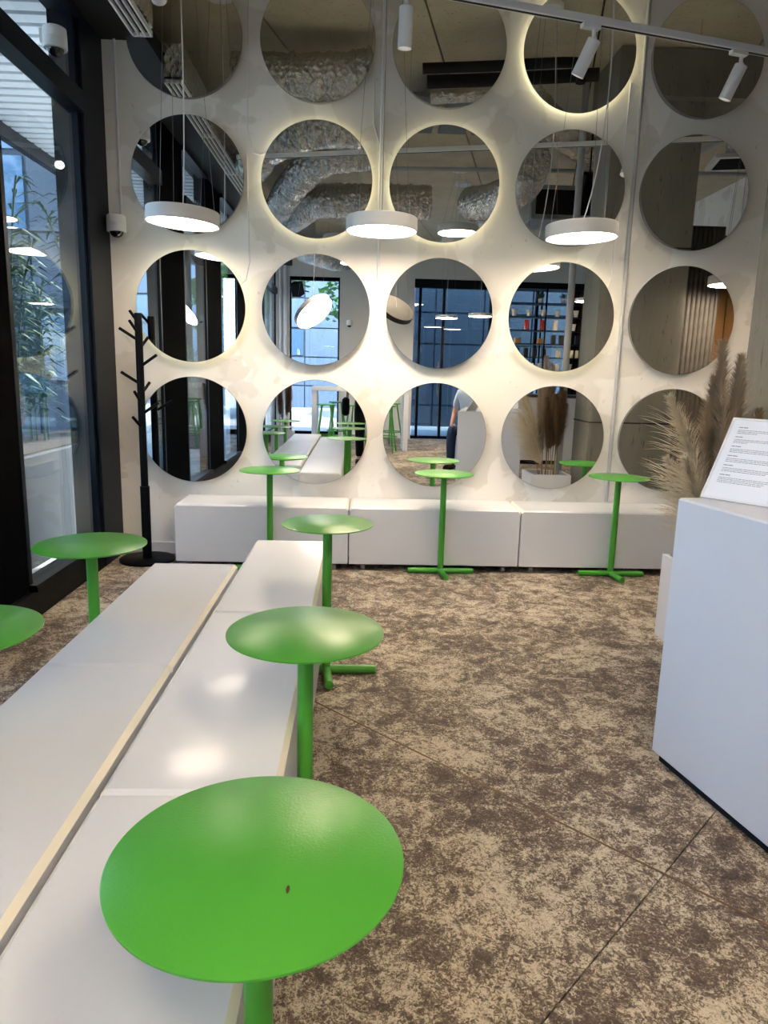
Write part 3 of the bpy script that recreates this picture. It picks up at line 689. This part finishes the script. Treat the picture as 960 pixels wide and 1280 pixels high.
def place_plume(base, meshes, rz, label, sc=1.0, group='pampas plumes in the planter'):
    t = empty('pampas_plume', base, rz, label=label, cat='dried grass', group=group); t.scale = (sc, sc, sc)
    obj('stem', meshes[0], t); tag(obj('plume_hair', meshes[1], t), kind='stuff'); return t
bx, by, bz = 1.70, -1.57, .365
UP = plume_mesh(1, 'tan', .40, (-.07, .02, 1.07), .75, 2600, .45, .155)
UP2 = plume_mesh(2, 'tan', .45, (-.02, -.02, 1.03), .7, 2600, .4, .15)
LEAN = plume_mesh(3, 'cream', .30, (-.27, .02, .82), .6, 1900, .5, .17, 70, (-1, 0, .15))
LEAN2 = plume_mesh(4, 'cream', .22, (-.20, -.05, .56), .7, 1500, .6, .15, 130, (-1, 0, .12))
FAT = plume_mesh(5, 'tan', .25, (-.08, -.02, .82), .5, 2200, .4, .13)
BR1 = plume_mesh(6, 'brown', .35, (.03, .05, .76), .9, 2400, .6, .13)
BR2 = plume_mesh(7, 'brown', .40, (.06, .06, .70), 1.0, 2400, 1.0, .14)
place_plume((bx + .0, by, bz), UP, 0, 'tallest upright tan pampas plume in front of the plaster wall')
place_plume((bx + .02, by - .01, bz), UP2, 0, 'upright tan plume just right of the tallest one, before the column', .98)
place_plume((bx - .02, by - .02, bz), LEAN, 0, 'cream feathery plume leaning over the round mirror')
place_plume((bx - .05, by - .05, bz), LEAN2, 0.1, 'low cream plume with long drooping hairs spilling over the plinth edge')
place_plume((bx - .04, by + .06, bz), LEAN2, -.35, 'cream plume with long hairs, tucked on the mirror side', .95)
place_plume((bx - .01, by - .08, bz), FAT, 0.0, 'broad tan plume standing in the middle of the planter')
place_plume((bx - .05, by - .03, bz), FAT, 0.9, 'broad tan plume leaning to the mirror side', .88)
place_plume((bx + .03, by - .10, bz), FAT, -1.2, 'broad tan plume leaning towards the kiosk plinth', .95)
place_plume((bx - .06, by + .09, bz), UP, 1.5, 'slender tan plume rising beside the leaning cream plume', .86)
for i, (dx, dy, rz, s_, ms) in enumerate(((.03, .05, .2, 1.0, BR1), (.06, .00, -.6, .95, BR2), (.07, .08, .9, 1.0, BR1), (.02, .10, 2.0, .9, BR2), (.0, -.04, -1.3, .9, BR1), (.05, .11, 1.4, 1.08, BR2), (.08, -.05, -.3, 1.02, BR1), (-.01, .12, 2.6, .95, BR1), (.06, .04, .5, 1.12, BR1))):
    place_plume((bx + dx, by + dy, bz), ms, rz, ('upright dark brown dried grass head massed between the pale plumes and the column' if ms is BR1 else 'drooping dark brown grass head massed between the pale plumes and the column'), s_, 'brown grass heads in the planter')
planter('planter_box', -1.3, -.98, -6.0, -5.68, .40, 'white square planter box with pampas grass near the street window')
for i, (dx, dy, rz, s_, ms) in enumerate(((0, 0, .3, .92, FAT), (.05, .03, 2.0, .9, UP), (-.05, .0, 3.0, .8, UP2), (.03, -.05, -1, .9, BR1), (-.03, .05, 1, .95, BR1), (.06, -.02, .1, 1, BR2))):
    place_plume((-1.14 + dx, -5.84 + dy, .345), ms, rz, ['broad tan plume', 'tall slender tan plume', 'shorter slender tan plume', 'upright brown grass head', 'upright brown grass head', 'drooping brown grass head'][i] + ' in the planter near the street window', s_, 'pampas plumes near the street window')

# ------------------------------------------------------------------ high table and bar stools behind the camera
t = empty('high_table', (0, -7.35, 0), label='white slab-sided high table with green bar stools', cat='table')
box(-.80, .80, -.32, .32, .96, 1.03, ch=.004).build('table_top', KIOSK, t)
for x in (-.80, .72): box(x, x + .08, -.30, .30, 0, .96).build('side_panel', KIOSK, t)
def make_stool():
    t = empty('bar_stool', cat='stool', group='green bar stools at the high table', label='green tubular bar stool at the white high table')
    MB().lathe([(0, .735), (.16, .735), (.165, .745), (.16, .755), (0, .755)], 32).build('seat', GREEN, t, smooth=40)
    for a in range(4):
        an = PI / 4 + a * PI / 2
        MB().tube([(.10 * math.cos(an), .10 * math.sin(an), .735), (.22 * math.cos(an), .22 * math.sin(an), 0)], .013, 10).build('leg', GREEN, t, smooth=40)
    rg = [(.19 * math.cos(i * PI / 12), .19 * math.sin(i * PI / 12), .25) for i in range(25)]
    MB().tube(rg, .009, 8, False).build('foot_ring', GREEN, t, smooth=40)
    return t
st0 = make_stool(); st0.location = (-.55, -6.85, 0)
st0['label'] = 'green bar stool at the high table, mirror side, end next to the street window'
for loc, rz, lab in (((-.08, -6.80, 0), .4, 'green bar stool at the high table, mirror side, middle'), ((.42, -6.83, 0), .2, 'green bar stool at the high table, mirror side, end next to the entrance'), ((.55, -7.9, 0), .7, 'green bar stool at the high table, street side, end next to the entrance'), ((-.4, -7.9, 0), .1, 'green bar stool at the high table, street side, end next to the street window')): copy_tree(st0, loc, rz, lab)

# ------------------------------------------------------------------ shelving with goods
sx0, sx1, sy = 2.40, 4.25, -7.35
t = empty('shelf_unit', ((sx0 + sx1) / 2, sy, 0), label='black open metal shelving stocked with cups and tins', cat='shelf')
hw = (sx1 - sx0) / 2
levels = [.25, .62, .92, 1.16, 1.38, 1.595, 1.815, 2.033, 2.25, 2.465, 2.70]
for i, z in enumerate(levels): box(-hw, hw, -.16, .16, z - .012, z).build('shelf_board', BLACK, t)
for k in range(4):
    x = -hw + .012 + k * (2 * hw - .024) / 3
    for y in (-.15, .15): box(x - .012, x + .012, y - .012, y + .012, 0, 2.72).build('upright', BLACK, t)
box(.22, hw, -.175, -.16, 0.3, 2.70).build('back_board', mat('dark_brown_board', srgb(44, 36, 28), .7), t)
def pot(kind): pass
cupm = mat('paper_cup_white', srgb(232, 230, 224), .5); redm = mat('red_tin', srgb(176, 30, 34), .35); boxm = mat('kraft_box', srgb(150, 116, 72), .7); blk = mat('black_pack', srgb(24, 24, 28), .4); bag = mat('white_coffee_bag', srgb(226, 224, 222), .5); tan = mat('beige_tin', srgb(206, 192, 160), .5)
cup_me = MB().lathe([(0, 0), (.030, 0), (.043, .105), (.046, .108), (.046, .116), (0, .116)], 20).mesh('paper_cup', cupm, 40)
def tin_me(nm, m, r, h): return MB().lathe([(0, 0), (r, 0), (r, h - .012), (r * .94, h - .008), (r * .94, h), (0, h)], 20).mesh(nm, m, 40)
redt, whit, tant = tin_me('tin', redm, .042, .165), tin_me('tin', bag, .042, .165), tin_me('tin', tan, .035, .13)
boxme = box(-.05, .05, -.04, .04, 0, .09, ch=.003).mesh('carton', boxm); blkme = box(-.035, .035, -.035, .035, 0, .15, ch=.004).mesh('pack', blk)
bagme = MB().add([(-.07, -.035, 0), (.07, -.035, 0), (.07, .035, 0), (-.07, .035, 0), (-.075, -.045, .1), (.075, -.045, .1), (.075, .045, .1), (-.075, .045, .1), (-.07, -.004, .19), (.07, -.004, .19), (.07, .004, .19), (-.07, .004, .19)], [(3, 2, 1, 0), (0, 1, 5, 4), (1, 2, 6, 5), (2, 3, 7, 6), (3, 0, 4, 7), (4, 5, 9, 8), (5, 6, 10, 9), (6, 7, 11, 10), (7, 4, 8, 11), (8, 9, 10, 11)]).mesh('coffee_bag', bag)
def goods(nm, me, z, xs, label, cat):
    for x in xs: tag(obj(nm, me, None, (x, sy + .04, z)), label, cat, 'goods on the metal shelving')
goods('paper_cup', cup_me, 2.25, [2.52, 2.76, 3.0, 3.24, 3.55, 3.80, 4.05], 'white paper cup standing on the cup shelf of the shelving', 'cup')
goods('paper_cup', cup_me, 2.033, [3.52], 'lone white paper cup on the shelf of tins', 'cup')
goods('tin', redt, 2.033, [2.74, 3.0], 'tall red tin on the shelving', 'tin')
goods('tin', whit, 2.033, [3.22], 'tall white tin beside the red tins', 'tin')
goods('gift_carton', boxme, 1.815, [2.98, 2.6], 'small kraft carton on the shelving', 'box')
goods('black_pack', blkme, 1.815, [3.2, 3.33, 3.42, 3.6], 'black coffee pack on the shelving below the tins', 'box')
goods('coffee_bag', bagme, 1.815, [3.85, 4.05], 'white coffee bag on the shelving level with the black packs', 'coffee bag')
goods('coffee_bag', bagme, 2.033, [3.80, 4.0], 'white coffee bag on the shelving level with the tins', 'coffee bag')
goods('coffee_bag', bagme, 1.595, [3.84, 4.04], 'white coffee bag on the shelving level with the beige tins', 'coffee bag')
goods('beige_tin', tant, 1.595, [3.30, 3.42, 3.52, 3.62], 'small beige tin on the shelving', 'tin')
goods('black_pack', blkme, 1.595, [2.6, 2.75, 2.9, 3.05], 'black coffee pack on the shelving level with the beige tins', 'box')
goods('paper_cup', cup_me, 1.38, [2.55, 2.7, 2.85, 3.0, 3.3, 3.5, 3.9], 'white paper cup low on the shelving', 'cup')
def potplant(x, z):
    t = empty('potted_plant', (x, sy + .03, z), label='small green plant in a white pot on the top shelf', cat='plant', group='plants on the metal shelving')
    MB().lathe([(0, 0), (.035, 0), (.05, .075), (0, .075)], 18).build('pot', cupm, t, smooth=40)
    random.seed(int(x * 100)); vs = []; fs = []
    for i in range(70):
        a = random.uniform(0, 2 * PI); e = random.uniform(.2, 1.3); d = Vector((math.cos(a) * math.cos(e), math.sin(a) * math.cos(e), math.sin(e))); p = Vector((0, 0, .075)) + d * random.uniform(.02, .09); s_ = Vector((-math.sin(a), math.cos(a), 0)) * .012
        k = len(vs); vs += [p - s_, p + s_, p + d * .05]; fs.append((k, k + 1, k + 2))
    tag(MB().add(vs, fs).build('foliage', LEAF, t), kind='stuff')
potplant(2.95, 2.465); potplant(3.33, 2.465)
# low counter before the shelves
t = empty('service_counter', (3.2, -5.9, 0), label='grey-white service counter before the shelving', cat='counter')
box(-.9, .9, -.3, .3, .06, .98, ch=.005).build('body', KIOSK, t); box(-.93, .93, -.33, .33, .98, 1.02, ch=.004).build('worktop', mat('dark_worktop', srgb(60, 60, 62), .4), t); box(-.86, .86, -.26, .26, 0, .06).build('recessed_base', SHADOWBLACK, t)

# ------------------------------------------------------------------ people (seen in the mirrors)
def skin_body(name, joints, edges, m, parent, sub=2, root=0):
    me = bpy.data.meshes.new(name); me.from_pydata([j[0] for j in joints], edges, []); me.materials.append(m)
    o = obj(name, me, parent)
    sk = o.modifiers.new('skin', 'SKIN'); 
    for i, j in enumerate(joints):
        r = j[1]; me.skin_vertices[0].data[i].radius = r if isinstance(r, tuple) else (r, r)
    me.skin_vertices[0].data[root].use_root = True
    sk.use_smooth_shade = True; sb = o.modifiers.new('sub', 'SUBSURF'); sb.levels = sub; sb.render_levels = sub
    return o
SKIN = mat('skin', srgb(196, 148, 120), .55); HAIRM = mat('dark_hair', srgb(44, 32, 26), .7)
def chain(J, E, pts, start=None):
    prev = start
    for p in pts:
        J.append(p); i = len(J) - 1
        if prev is not None: E.append((prev, i))
        prev = i
    return prev
def person(loc, rz, label, shirt, trousers, holding, dz=0.0):
    # dz: how far the trunk is lowered for a seated pose
    t = empty('person', loc, rz, label=label, cat='person'); low = lambda J: [((j[0][0], j[0][1], j[0][2] - dz), j[1]) for j in J]
    sit = dz > 0
    # faces +y ; pelvis at origin xy
    J = []; E = []
    hip = chain(J, E, [((0, 0, .92), (.15, .105))])
    neck = chain(J, E, [((0, -.005, 1.05), (.145, .10)), ((0, -.01, 1.22), (.165, .11)), ((0, -.005, 1.36), (.16, .10)), ((0, .005, 1.44), (.07, .06)), ((0, .02, 1.50), .055)], hip)
    head = chain(J, E, [((0, .035, 1.56), (.068, .08)), ((0, .04, 1.64 - dz), (.078, .095)), ((0, .03, 1.71), (.062, .075))], neck)
    sh_i = 3
    for s_ in (-1, 1):
        if holding: arm = [((s_ * .17, 0, 1.385), .055), ((s_ * .215, .03, 1.25), .045), ((s_ * .22, .08, 1.12), .038), ((s_ * .15, .22, 1.18), .032), ((s_ * .075, .33, 1.235), .026)]
        else: arm = [((s_ * .17, 0, 1.385), .055), ((s_ * .225, -.01, 1.24), .045), ((s_ * .245, .0, 1.10), .038), ((s_ * .245, .08, .97), .032), ((s_ * .23, .14, .88), .026)]
        wr_ = chain(J, E, arm, sh_i)
        w0 = Vector(arm[-1][0]); d = (w0 - Vector(arm[-2][0])).normalized()
        palm = chain(J, E, [(tuple(w0 + d * .045), (.034, .018))], wr_)
        pp = w0 + d * .045; sd_ = Vector((0, 0, 1)) if holding else Vector((0, 1, 0)); inw = Vector((-s_, 0, 0))
        for k, ln in enumerate((.070, .078, .072, .058)):
            b0 = pp + sd_ * (.024 - .016 * k) + d * .012
            chain(J, E, [(tuple(b0 + d * .012), .0095), (tuple(b0 + d * ln * .45 + inw * .008), .009), (tuple(b0 + d * ln * .75 + inw * .03), .008)], palm)
        chain(J, E, [(tuple(w0 + d * .03 + inw * .02 + sd_ * .025), .011), (tuple(w0 + d * .06 + inw * .032 + sd_ * .045), .009)], palm)
        if sit: leg = chain(J, E, [((s_ * .095, .04, .89), .092), ((s_ * .11, .22, .89), .08), ((s_ * .115, .42, .90), .06), ((s_ * .115, .44, .72), .056), ((s_ * .115, .42, dz + .10), .038), ((s_ * .12, .48, dz + .045), (.042, .035)), ((s_ * .12, .57, dz + .03), (.038, .026))], hip)
        else: leg = chain(J, E, [((s_ * .095, 0, .84), .088), ((s_ * .10, .01, .62), .078), ((s_ * .10, .015, .48), .058), ((s_ * .10, -.005, .34), .056), ((s_ * .10, -.015, .10), .038), ((s_ * .105, .06, .045), (.042, .035)), ((s_ * .11, .15, .03), (.038, .026))], hip)
    body = skin_body('body', low(J), E, SKIN, t)
    J = []; E = []
    c = chain(J, E, [((0, 0, .78), (.178, .130)), ((0, 0, .86), (.178, .128)), ((0, -.005, 1.05), (.162, .118)), ((0, -.01, 1.22), (.182, .128)), ((0, -.005, 1.36), (.175, .115)), ((0, .004, 1.425), (.085, .075))])
    for s_ in (-1, 1):
        arm = [((s_ * .175, 0, 1.385), .068), ((s_ * .222, .03 if holding else -.01, 1.24), .060), ((s_ * .228, .06 if holding else -.005, 1.16), .056)]
        chain(J, E, arm, 4)
    skin_body('shirt', low(J), E, shirt, t)
    J = []; E = []
    c = chain(J, E, [((0, -.003, 1.03), (.160, .114)), ((0, 0, .93), (.165, .12))])
    for s_ in (-1, 1):
        if sit: chain(J, E, [((s_ * .10, .08, .89), .10), ((s_ * .11, .24, .89), .09), ((s_ * .115, .42, .895), .074), ((s_ * .115, .44, .70), .068), ((s_ * .115, .42, dz + .10), .058)], c)
        else: chain(J, E, [((s_ * .097, 0, .82), .10), ((s_ * .10, .01, .60), .088), ((s_ * .10, .01, .45), .072), ((s_ * .10, -.005, .25), .066), ((s_ * .10, -.01, .09), .058)], c)
    skin_body('trousers', low(J), E, trousers, t)
    for s_ in (-1, 1):
        MB().box(s_ * .11 - .045, s_ * .11 + .045, -.09 + (.43 if sit else 0), .19 + (.43 if sit else 0), 0, .075, ch=.025).build('shoe', RUBBER, t, smooth=50)
    hb = MB().lathe([(0, -.10), (.06, -.085), (.085, -.02), (.088, .03), (.07, .08), (0, .10)], 24, Matrix.Translation((0, .005, 1.685 - dz)) @ Matrix.Diagonal((1, 1.15, 1, 1)))
    hb.v = [(x, y - (.035 if z < 1.68 - dz else 0), z) for x, y, z in hb.v]
    hb.build('hair', HAIRM, t, smooth=60)
    for s_ in (-1, 1):
        MB().lathe([(0, -.009), (.009, 0), (0, .009)], 12, Matrix.Translation((s_ * .03, .13, 1.645 - dz))).build('eye', DOMEG, t, smooth=60)
        MB().lathe([(0, -.03), (.016, -.01), (.018, .012), (0, .03)], 12, Matrix.Translation((s_ * .082, .025, 1.64 - dz)) @ Matrix.Diagonal((.5, 1, 1, 1))).build('ear', SKIN, t, smooth=60)
    MB().lathe([(.014, -.022), (.011, 0), (.004, .028), (0, .03)], 12, Matrix.Translation((0, .138, 1.615 - dz)) @ Matrix.Diagonal((1, 1.2, 1, 1))).build('nose', SKIN, t, smooth=60)
    box(-.022, .022, .118, .128, 1.575 - dz, 1.583 - dz).build('mouth', mat('lips', srgb(160, 90, 84), .5), t)
    return t
person((.10, -5.22, 0), 0, 'person in a white top and black trousers holding up a phone', mat('white_cotton', srgb(226, 222, 214), .9, bump=.3, bscale=18), mat('black_cotton', srgb(20, 20, 22), .9, bump=.3, bscale=14), True)
ph = empty('mobile_phone', (0.09, -4.845, 1.235), label='dark mobile phone held up by the person in white', cat='phone')
box(-.078, -.004, -.004, .004, -.075, .075, ch=.003).build('phone_case', BLACK, ph)
t = empty('cube_stool', (1.55, -5.15, 0), .5, label='white cube stool under the seated person', cat='stool')
box(-.19, .19, -.19, .19, .03, .455, ch=.006).build('body', KIOSK, t); box(-.17, .17, -.17, .17, 0, .03).build('base', SHADOWBLACK, t)
t = empty('shoulder_bag', (-.19, -5.12, 0), label='black shoulder bag hanging beside the person in white', cat='bag')
MB().box(-.06, .04, -.10, .10, .68, .93, ch=.03).build('bag_body', BLACK, t, smooth=40)
MB().tube(pinched_arc((0, -.06, .92), (.06, 0, 1.75), (.02, .06, .92), 16), .008, 8).build('strap', mat('tan_leather', srgb(120, 74, 44), .6), t, smooth=40)
person((1.55, -5.15, 0), .5, 'person in a pale blue shirt and jeans seated behind the kiosk plinth', mat('pale_blue_cotton', srgb(186, 200, 216), .9, bump=.3, bscale=18), mat('blue_denim', srgb(44, 58, 86), .9, bump=.3, bscale=60), False, .36)

# ------------------------------------------------------------------ outdoors
struct('ground', box(-40, 40, -45, 30, -.5, -.24), PAVE, label='pale street paving outside the glass')
struct('pavement', MB().box(-9, XL - .32, -30, 6, -.24, -.02).box(XL - .32, 12, -30, YB - .22, -.24, -.02), PAVE, label='pale pavement around the shop')
# slatted soffit outside the left glazing
sf = empty('slatted_soffit', (-2.9, -4.5, 3.42), label='white slatted canopy ceiling outside the glass wall', cat='canopy')
box(-.4, 1.05, -6.5, 10.5, .05, .12).build('soffit_back', mat('dark_void', srgb(40, 44, 48), .9), sf)
sl = box(-.4, 1.05, -.055, .055, 0, .05).mesh('slat', SLATW)
for k in range(105): obj('slat', sl, sf, (0, -6.4 + k * .16, 0))
box(-.48, -.4, -6.5, 10.5, -.12, .12).build('edge_beam', NAVY, sf)
for y in (5.0, .5, -4.5): MB().tube([(-.32, y, 0), (-.32, y, -3.44)], .06, 14).build('canopy_post', NAVY, sf, smooth=40)
for y in (2.2, 4.2): MB().tube([(-.3, y, -.02), (.9, y - .9, -1.05)], .03, 8).build('strut', SLATW, sf, smooth=40)
def blade_plant(loc, label, n, hgt, seed, m, spread=1.0, pot=True):
    t = empty('palm_plant', loc, label=label, cat='plant', group='leafy plants outside the glass wall'); random.seed(seed)
    z0 = .34 if pot else .0
    if pot: MB().lathe([(0, 0), (.20, 0), (.24, .36), (.21, .36), (0, .34)], 28).build('pot', mat('dark_pot', srgb(50, 52, 56), .7), t, smooth=40)
    vs = []; fs = []
    for s_ in range(n):
        a = random.uniform(0, 2 * PI); h = hgt * random.uniform(.55, 1.0); lean = random.uniform(.04, .16) * spread
        tip = Vector((math.cos(a) * lean * h, math.sin(a) * lean * h, h)); p0 = Vector((math.cos(a) * .06, math.sin(a) * .06, z0))
        pts = pinched_arc(p0, Vector((p0.x, p0.y, z0 + (h - z0) * .7)), tip, 8)
        MB().tube(pts, .007, 6).build('stem', LEAF2, t)
        for i in range(60):
            q = .12 + .88 * random.random(); i0 = min(int(q * 8), 7); p = pts[i0].lerp(pts[i0 + 1], q * 8 - i0)
            b_ = random.uniform(0, 2 * PI); d = Vector((math.cos(b_), math.sin(b_), random.uniform(.0, .7))).normalized(); ln = random.uniform(.16, .30); s2 = d.cross(Vector((0, 0, 1))).normalized() * random.uniform(.010, .020)
            p1 = p + d * ln * .5; p2 = p1 + (d + Vector((0, 0, -.7))).normalized() * ln * .5
            if max(p1.x, p2.x) + loc[0] > XL - .16 or max(p1.z, p2.z) + loc[2] > 3.2: continue
            k = len(vs); vs += [p, p1 - s2, p1 + s2, p2]; fs += [(k, k + 1, k + 2), (k + 1, k + 3, k + 2)]
    tag(MB().add(vs, fs).build('foliage', m, t), kind='stuff'); return t
t = empty('planter_trough', (-2.35, 1.4, -.02), label='long dark planter trough outside the corner of the glass wall', cat='planter')
box(-.28, .28, -2.6, 2.6, 0, .72, ch=.01).build('trough_body', mat('dark_trough', srgb(38, 38, 40), .8), t); box(-.25, .25, -2.57, 2.57, .72, .73).build('soil', SOIL, t)
which = ['at the near end of the trough', 'second along the trough', 'third along the trough', 'fourth along the trough', 'fifth along the trough', 'sixth along the trough', 'at the far end of the trough']
for k in range(7):
    blade_plant((-2.35 + (.06 if k % 2 else -.06), -.75 + k * .70, .71), 'leafy palm-like plant outside, ' + which[k], 9, [1.2, 1.75, 1.6, 2.0, 1.8, 2.1, 2.0][k], 40 + k, LEAF2, 1.0, False)
blade_plant((-3.9, -2.2, -.02), 'leafy potted plant standing away from the glass bays', 8, 1.6, 9, LEAF2)
blade_plant((-2.7, -7.0, -.02), 'leafy potted plant outside the far glazed bays', 9, 1.9, 10, LEAF)
def tree(loc, h, r, seed, label):
    t = empty('street_tree', loc, label=label, cat='tree', group='street trees'); random.seed(seed)
    MB().tube([(0, 0, 0), (.05, 0, h * .4), (0, .05, h * .75)], [.13, .10, .04], 10).build('trunk', BARK, t, smooth=40)
    for k in range(5):
        a = k * 1.26; MB().tube([(.03, 0, h * .4), (math.cos(a) * r * .6, math.sin(a) * r * .6, h * .72)], [.05, .015], 8).build('branch', BARK, t, smooth=40)
    vs = []; fs = []
    cl = [(Vector((random.gauss(0, .5) * r, random.gauss(0, .5) * r, h * .72 + random.gauss(0, .33) * r)), random.uniform(.25, .5) * r) for _ in range(26)]
    for i in range(4200):
        c, cr = random.choice(cl); d = Vector((random.gauss(0, 1), random.gauss(0, 1), random.gauss(0, 1))).normalized(); p = c + d * cr * random.uniform(.5, 1)
        u = Vector((random.uniform(-1, 1), random.uniform(-1, 1), random.uniform(-.6, .6))).normalized(); v = u.orthogonal().normalized(); s_ = random.uniform(.07, .13)
        k = len(vs); vs += [p - u * s_, p + v * s_ * .5, p + u * s_, p - v * s_ * .5]; fs.append((k, k + 1, k + 2, k + 3))
    tag(MB().add(vs, fs).build('foliage', LEAF, t), kind='stuff')
tree((-8.3, -5.5, -.24), 5.2, 1.9, 21, 'street tree outside the glass wall, level with the far benches')
tree((-8.6, 1.0, -.24), 5.6, 2.0, 22, 'street tree outside the glass wall, level with the mirror wall')
tree((-8.3, -12.0, -.24), 5.2, 1.9, 23, 'street tree beyond the rear corner of the shop')
tree((-2.9, -15.5, -.24), 5.0, 1.3, 24, 'street tree seen through the street window')
def building(loc, rz, W, Hh, m, pw, phh, label, win=0.0, seed=1):
    t = empty('office_building', loc, rz, label=label, cat='building'); random.seed(seed)
    box(-W / 2, W / 2, -3, -.06, 0, Hh).build('wall', mat('building_core', srgb(60, 66, 74), .8), t)
    me = box(-pw / 2 + .02, pw / 2 - .02, -.06, 0, .02, phh - .02).mesh('facade_panel', m)
    gm = box(-pw / 2 + .05, pw / 2 - .05, -.06, -.03, .05, phh - .05).mesh('window_pane', mat('office_glass', srgb(70, 96, 120), .06, coat=.5))
    nx, nz = int(W / pw), int(Hh / phh)
    for i in range(nx):
        for j in range(nz):
            x = -W / 2 + pw * (i + .5); g2 = random.random() < win
            obj('window_pane' if g2 else 'facade_panel', gm if g2 else me, t, (x, 0, j * phh))
building((-3.5, -21.0, -.24), 0, 9.0, 9.0, BLUESTONE, 1.5, 1.0, 'sunlit blue-grey stone office building across the street behind the shop', .18, 2)
building((3.6, -13.2, -.24), 0, 6.0, 6.0, SHADESTONE, 1.2, .75, 'blue-grey panelled building facing the shop entrance, its shade put into the dark colour', .12, 3)
building((-15.5, -3.0, -.24), -PI / 2, 24.0, 4.5, mat('pale_facade', srgb(186, 190, 192), .7, vary=.1, vscale=.8), 2.0, 1.5, 'pale office building across the street from the glass wall', .35, 4)
building((-6.5, 7.5, -.24), PI, 11.0, 6.0, mat('shaded_facade', srgb(74, 78, 84), .7, vary=.15, vscale=.8), 1.1, 1.2, 'grey office front with many windows beyond the palms', .45, 6)
t = empty('terrace_table', (-3.4, -3.2, -.02), label='white terrace table outside the glass wall', cat='table')
box(-.5, .5, -.35, .35, .70, .74, ch=.005).build('table_top', WHITEP, t)
for x in (-.45, .45):
    for y in (-.3, .3): MB().tube([(x, y, 0), (x, y, .70)], .02, 8).build('leg', WHITEP, t)
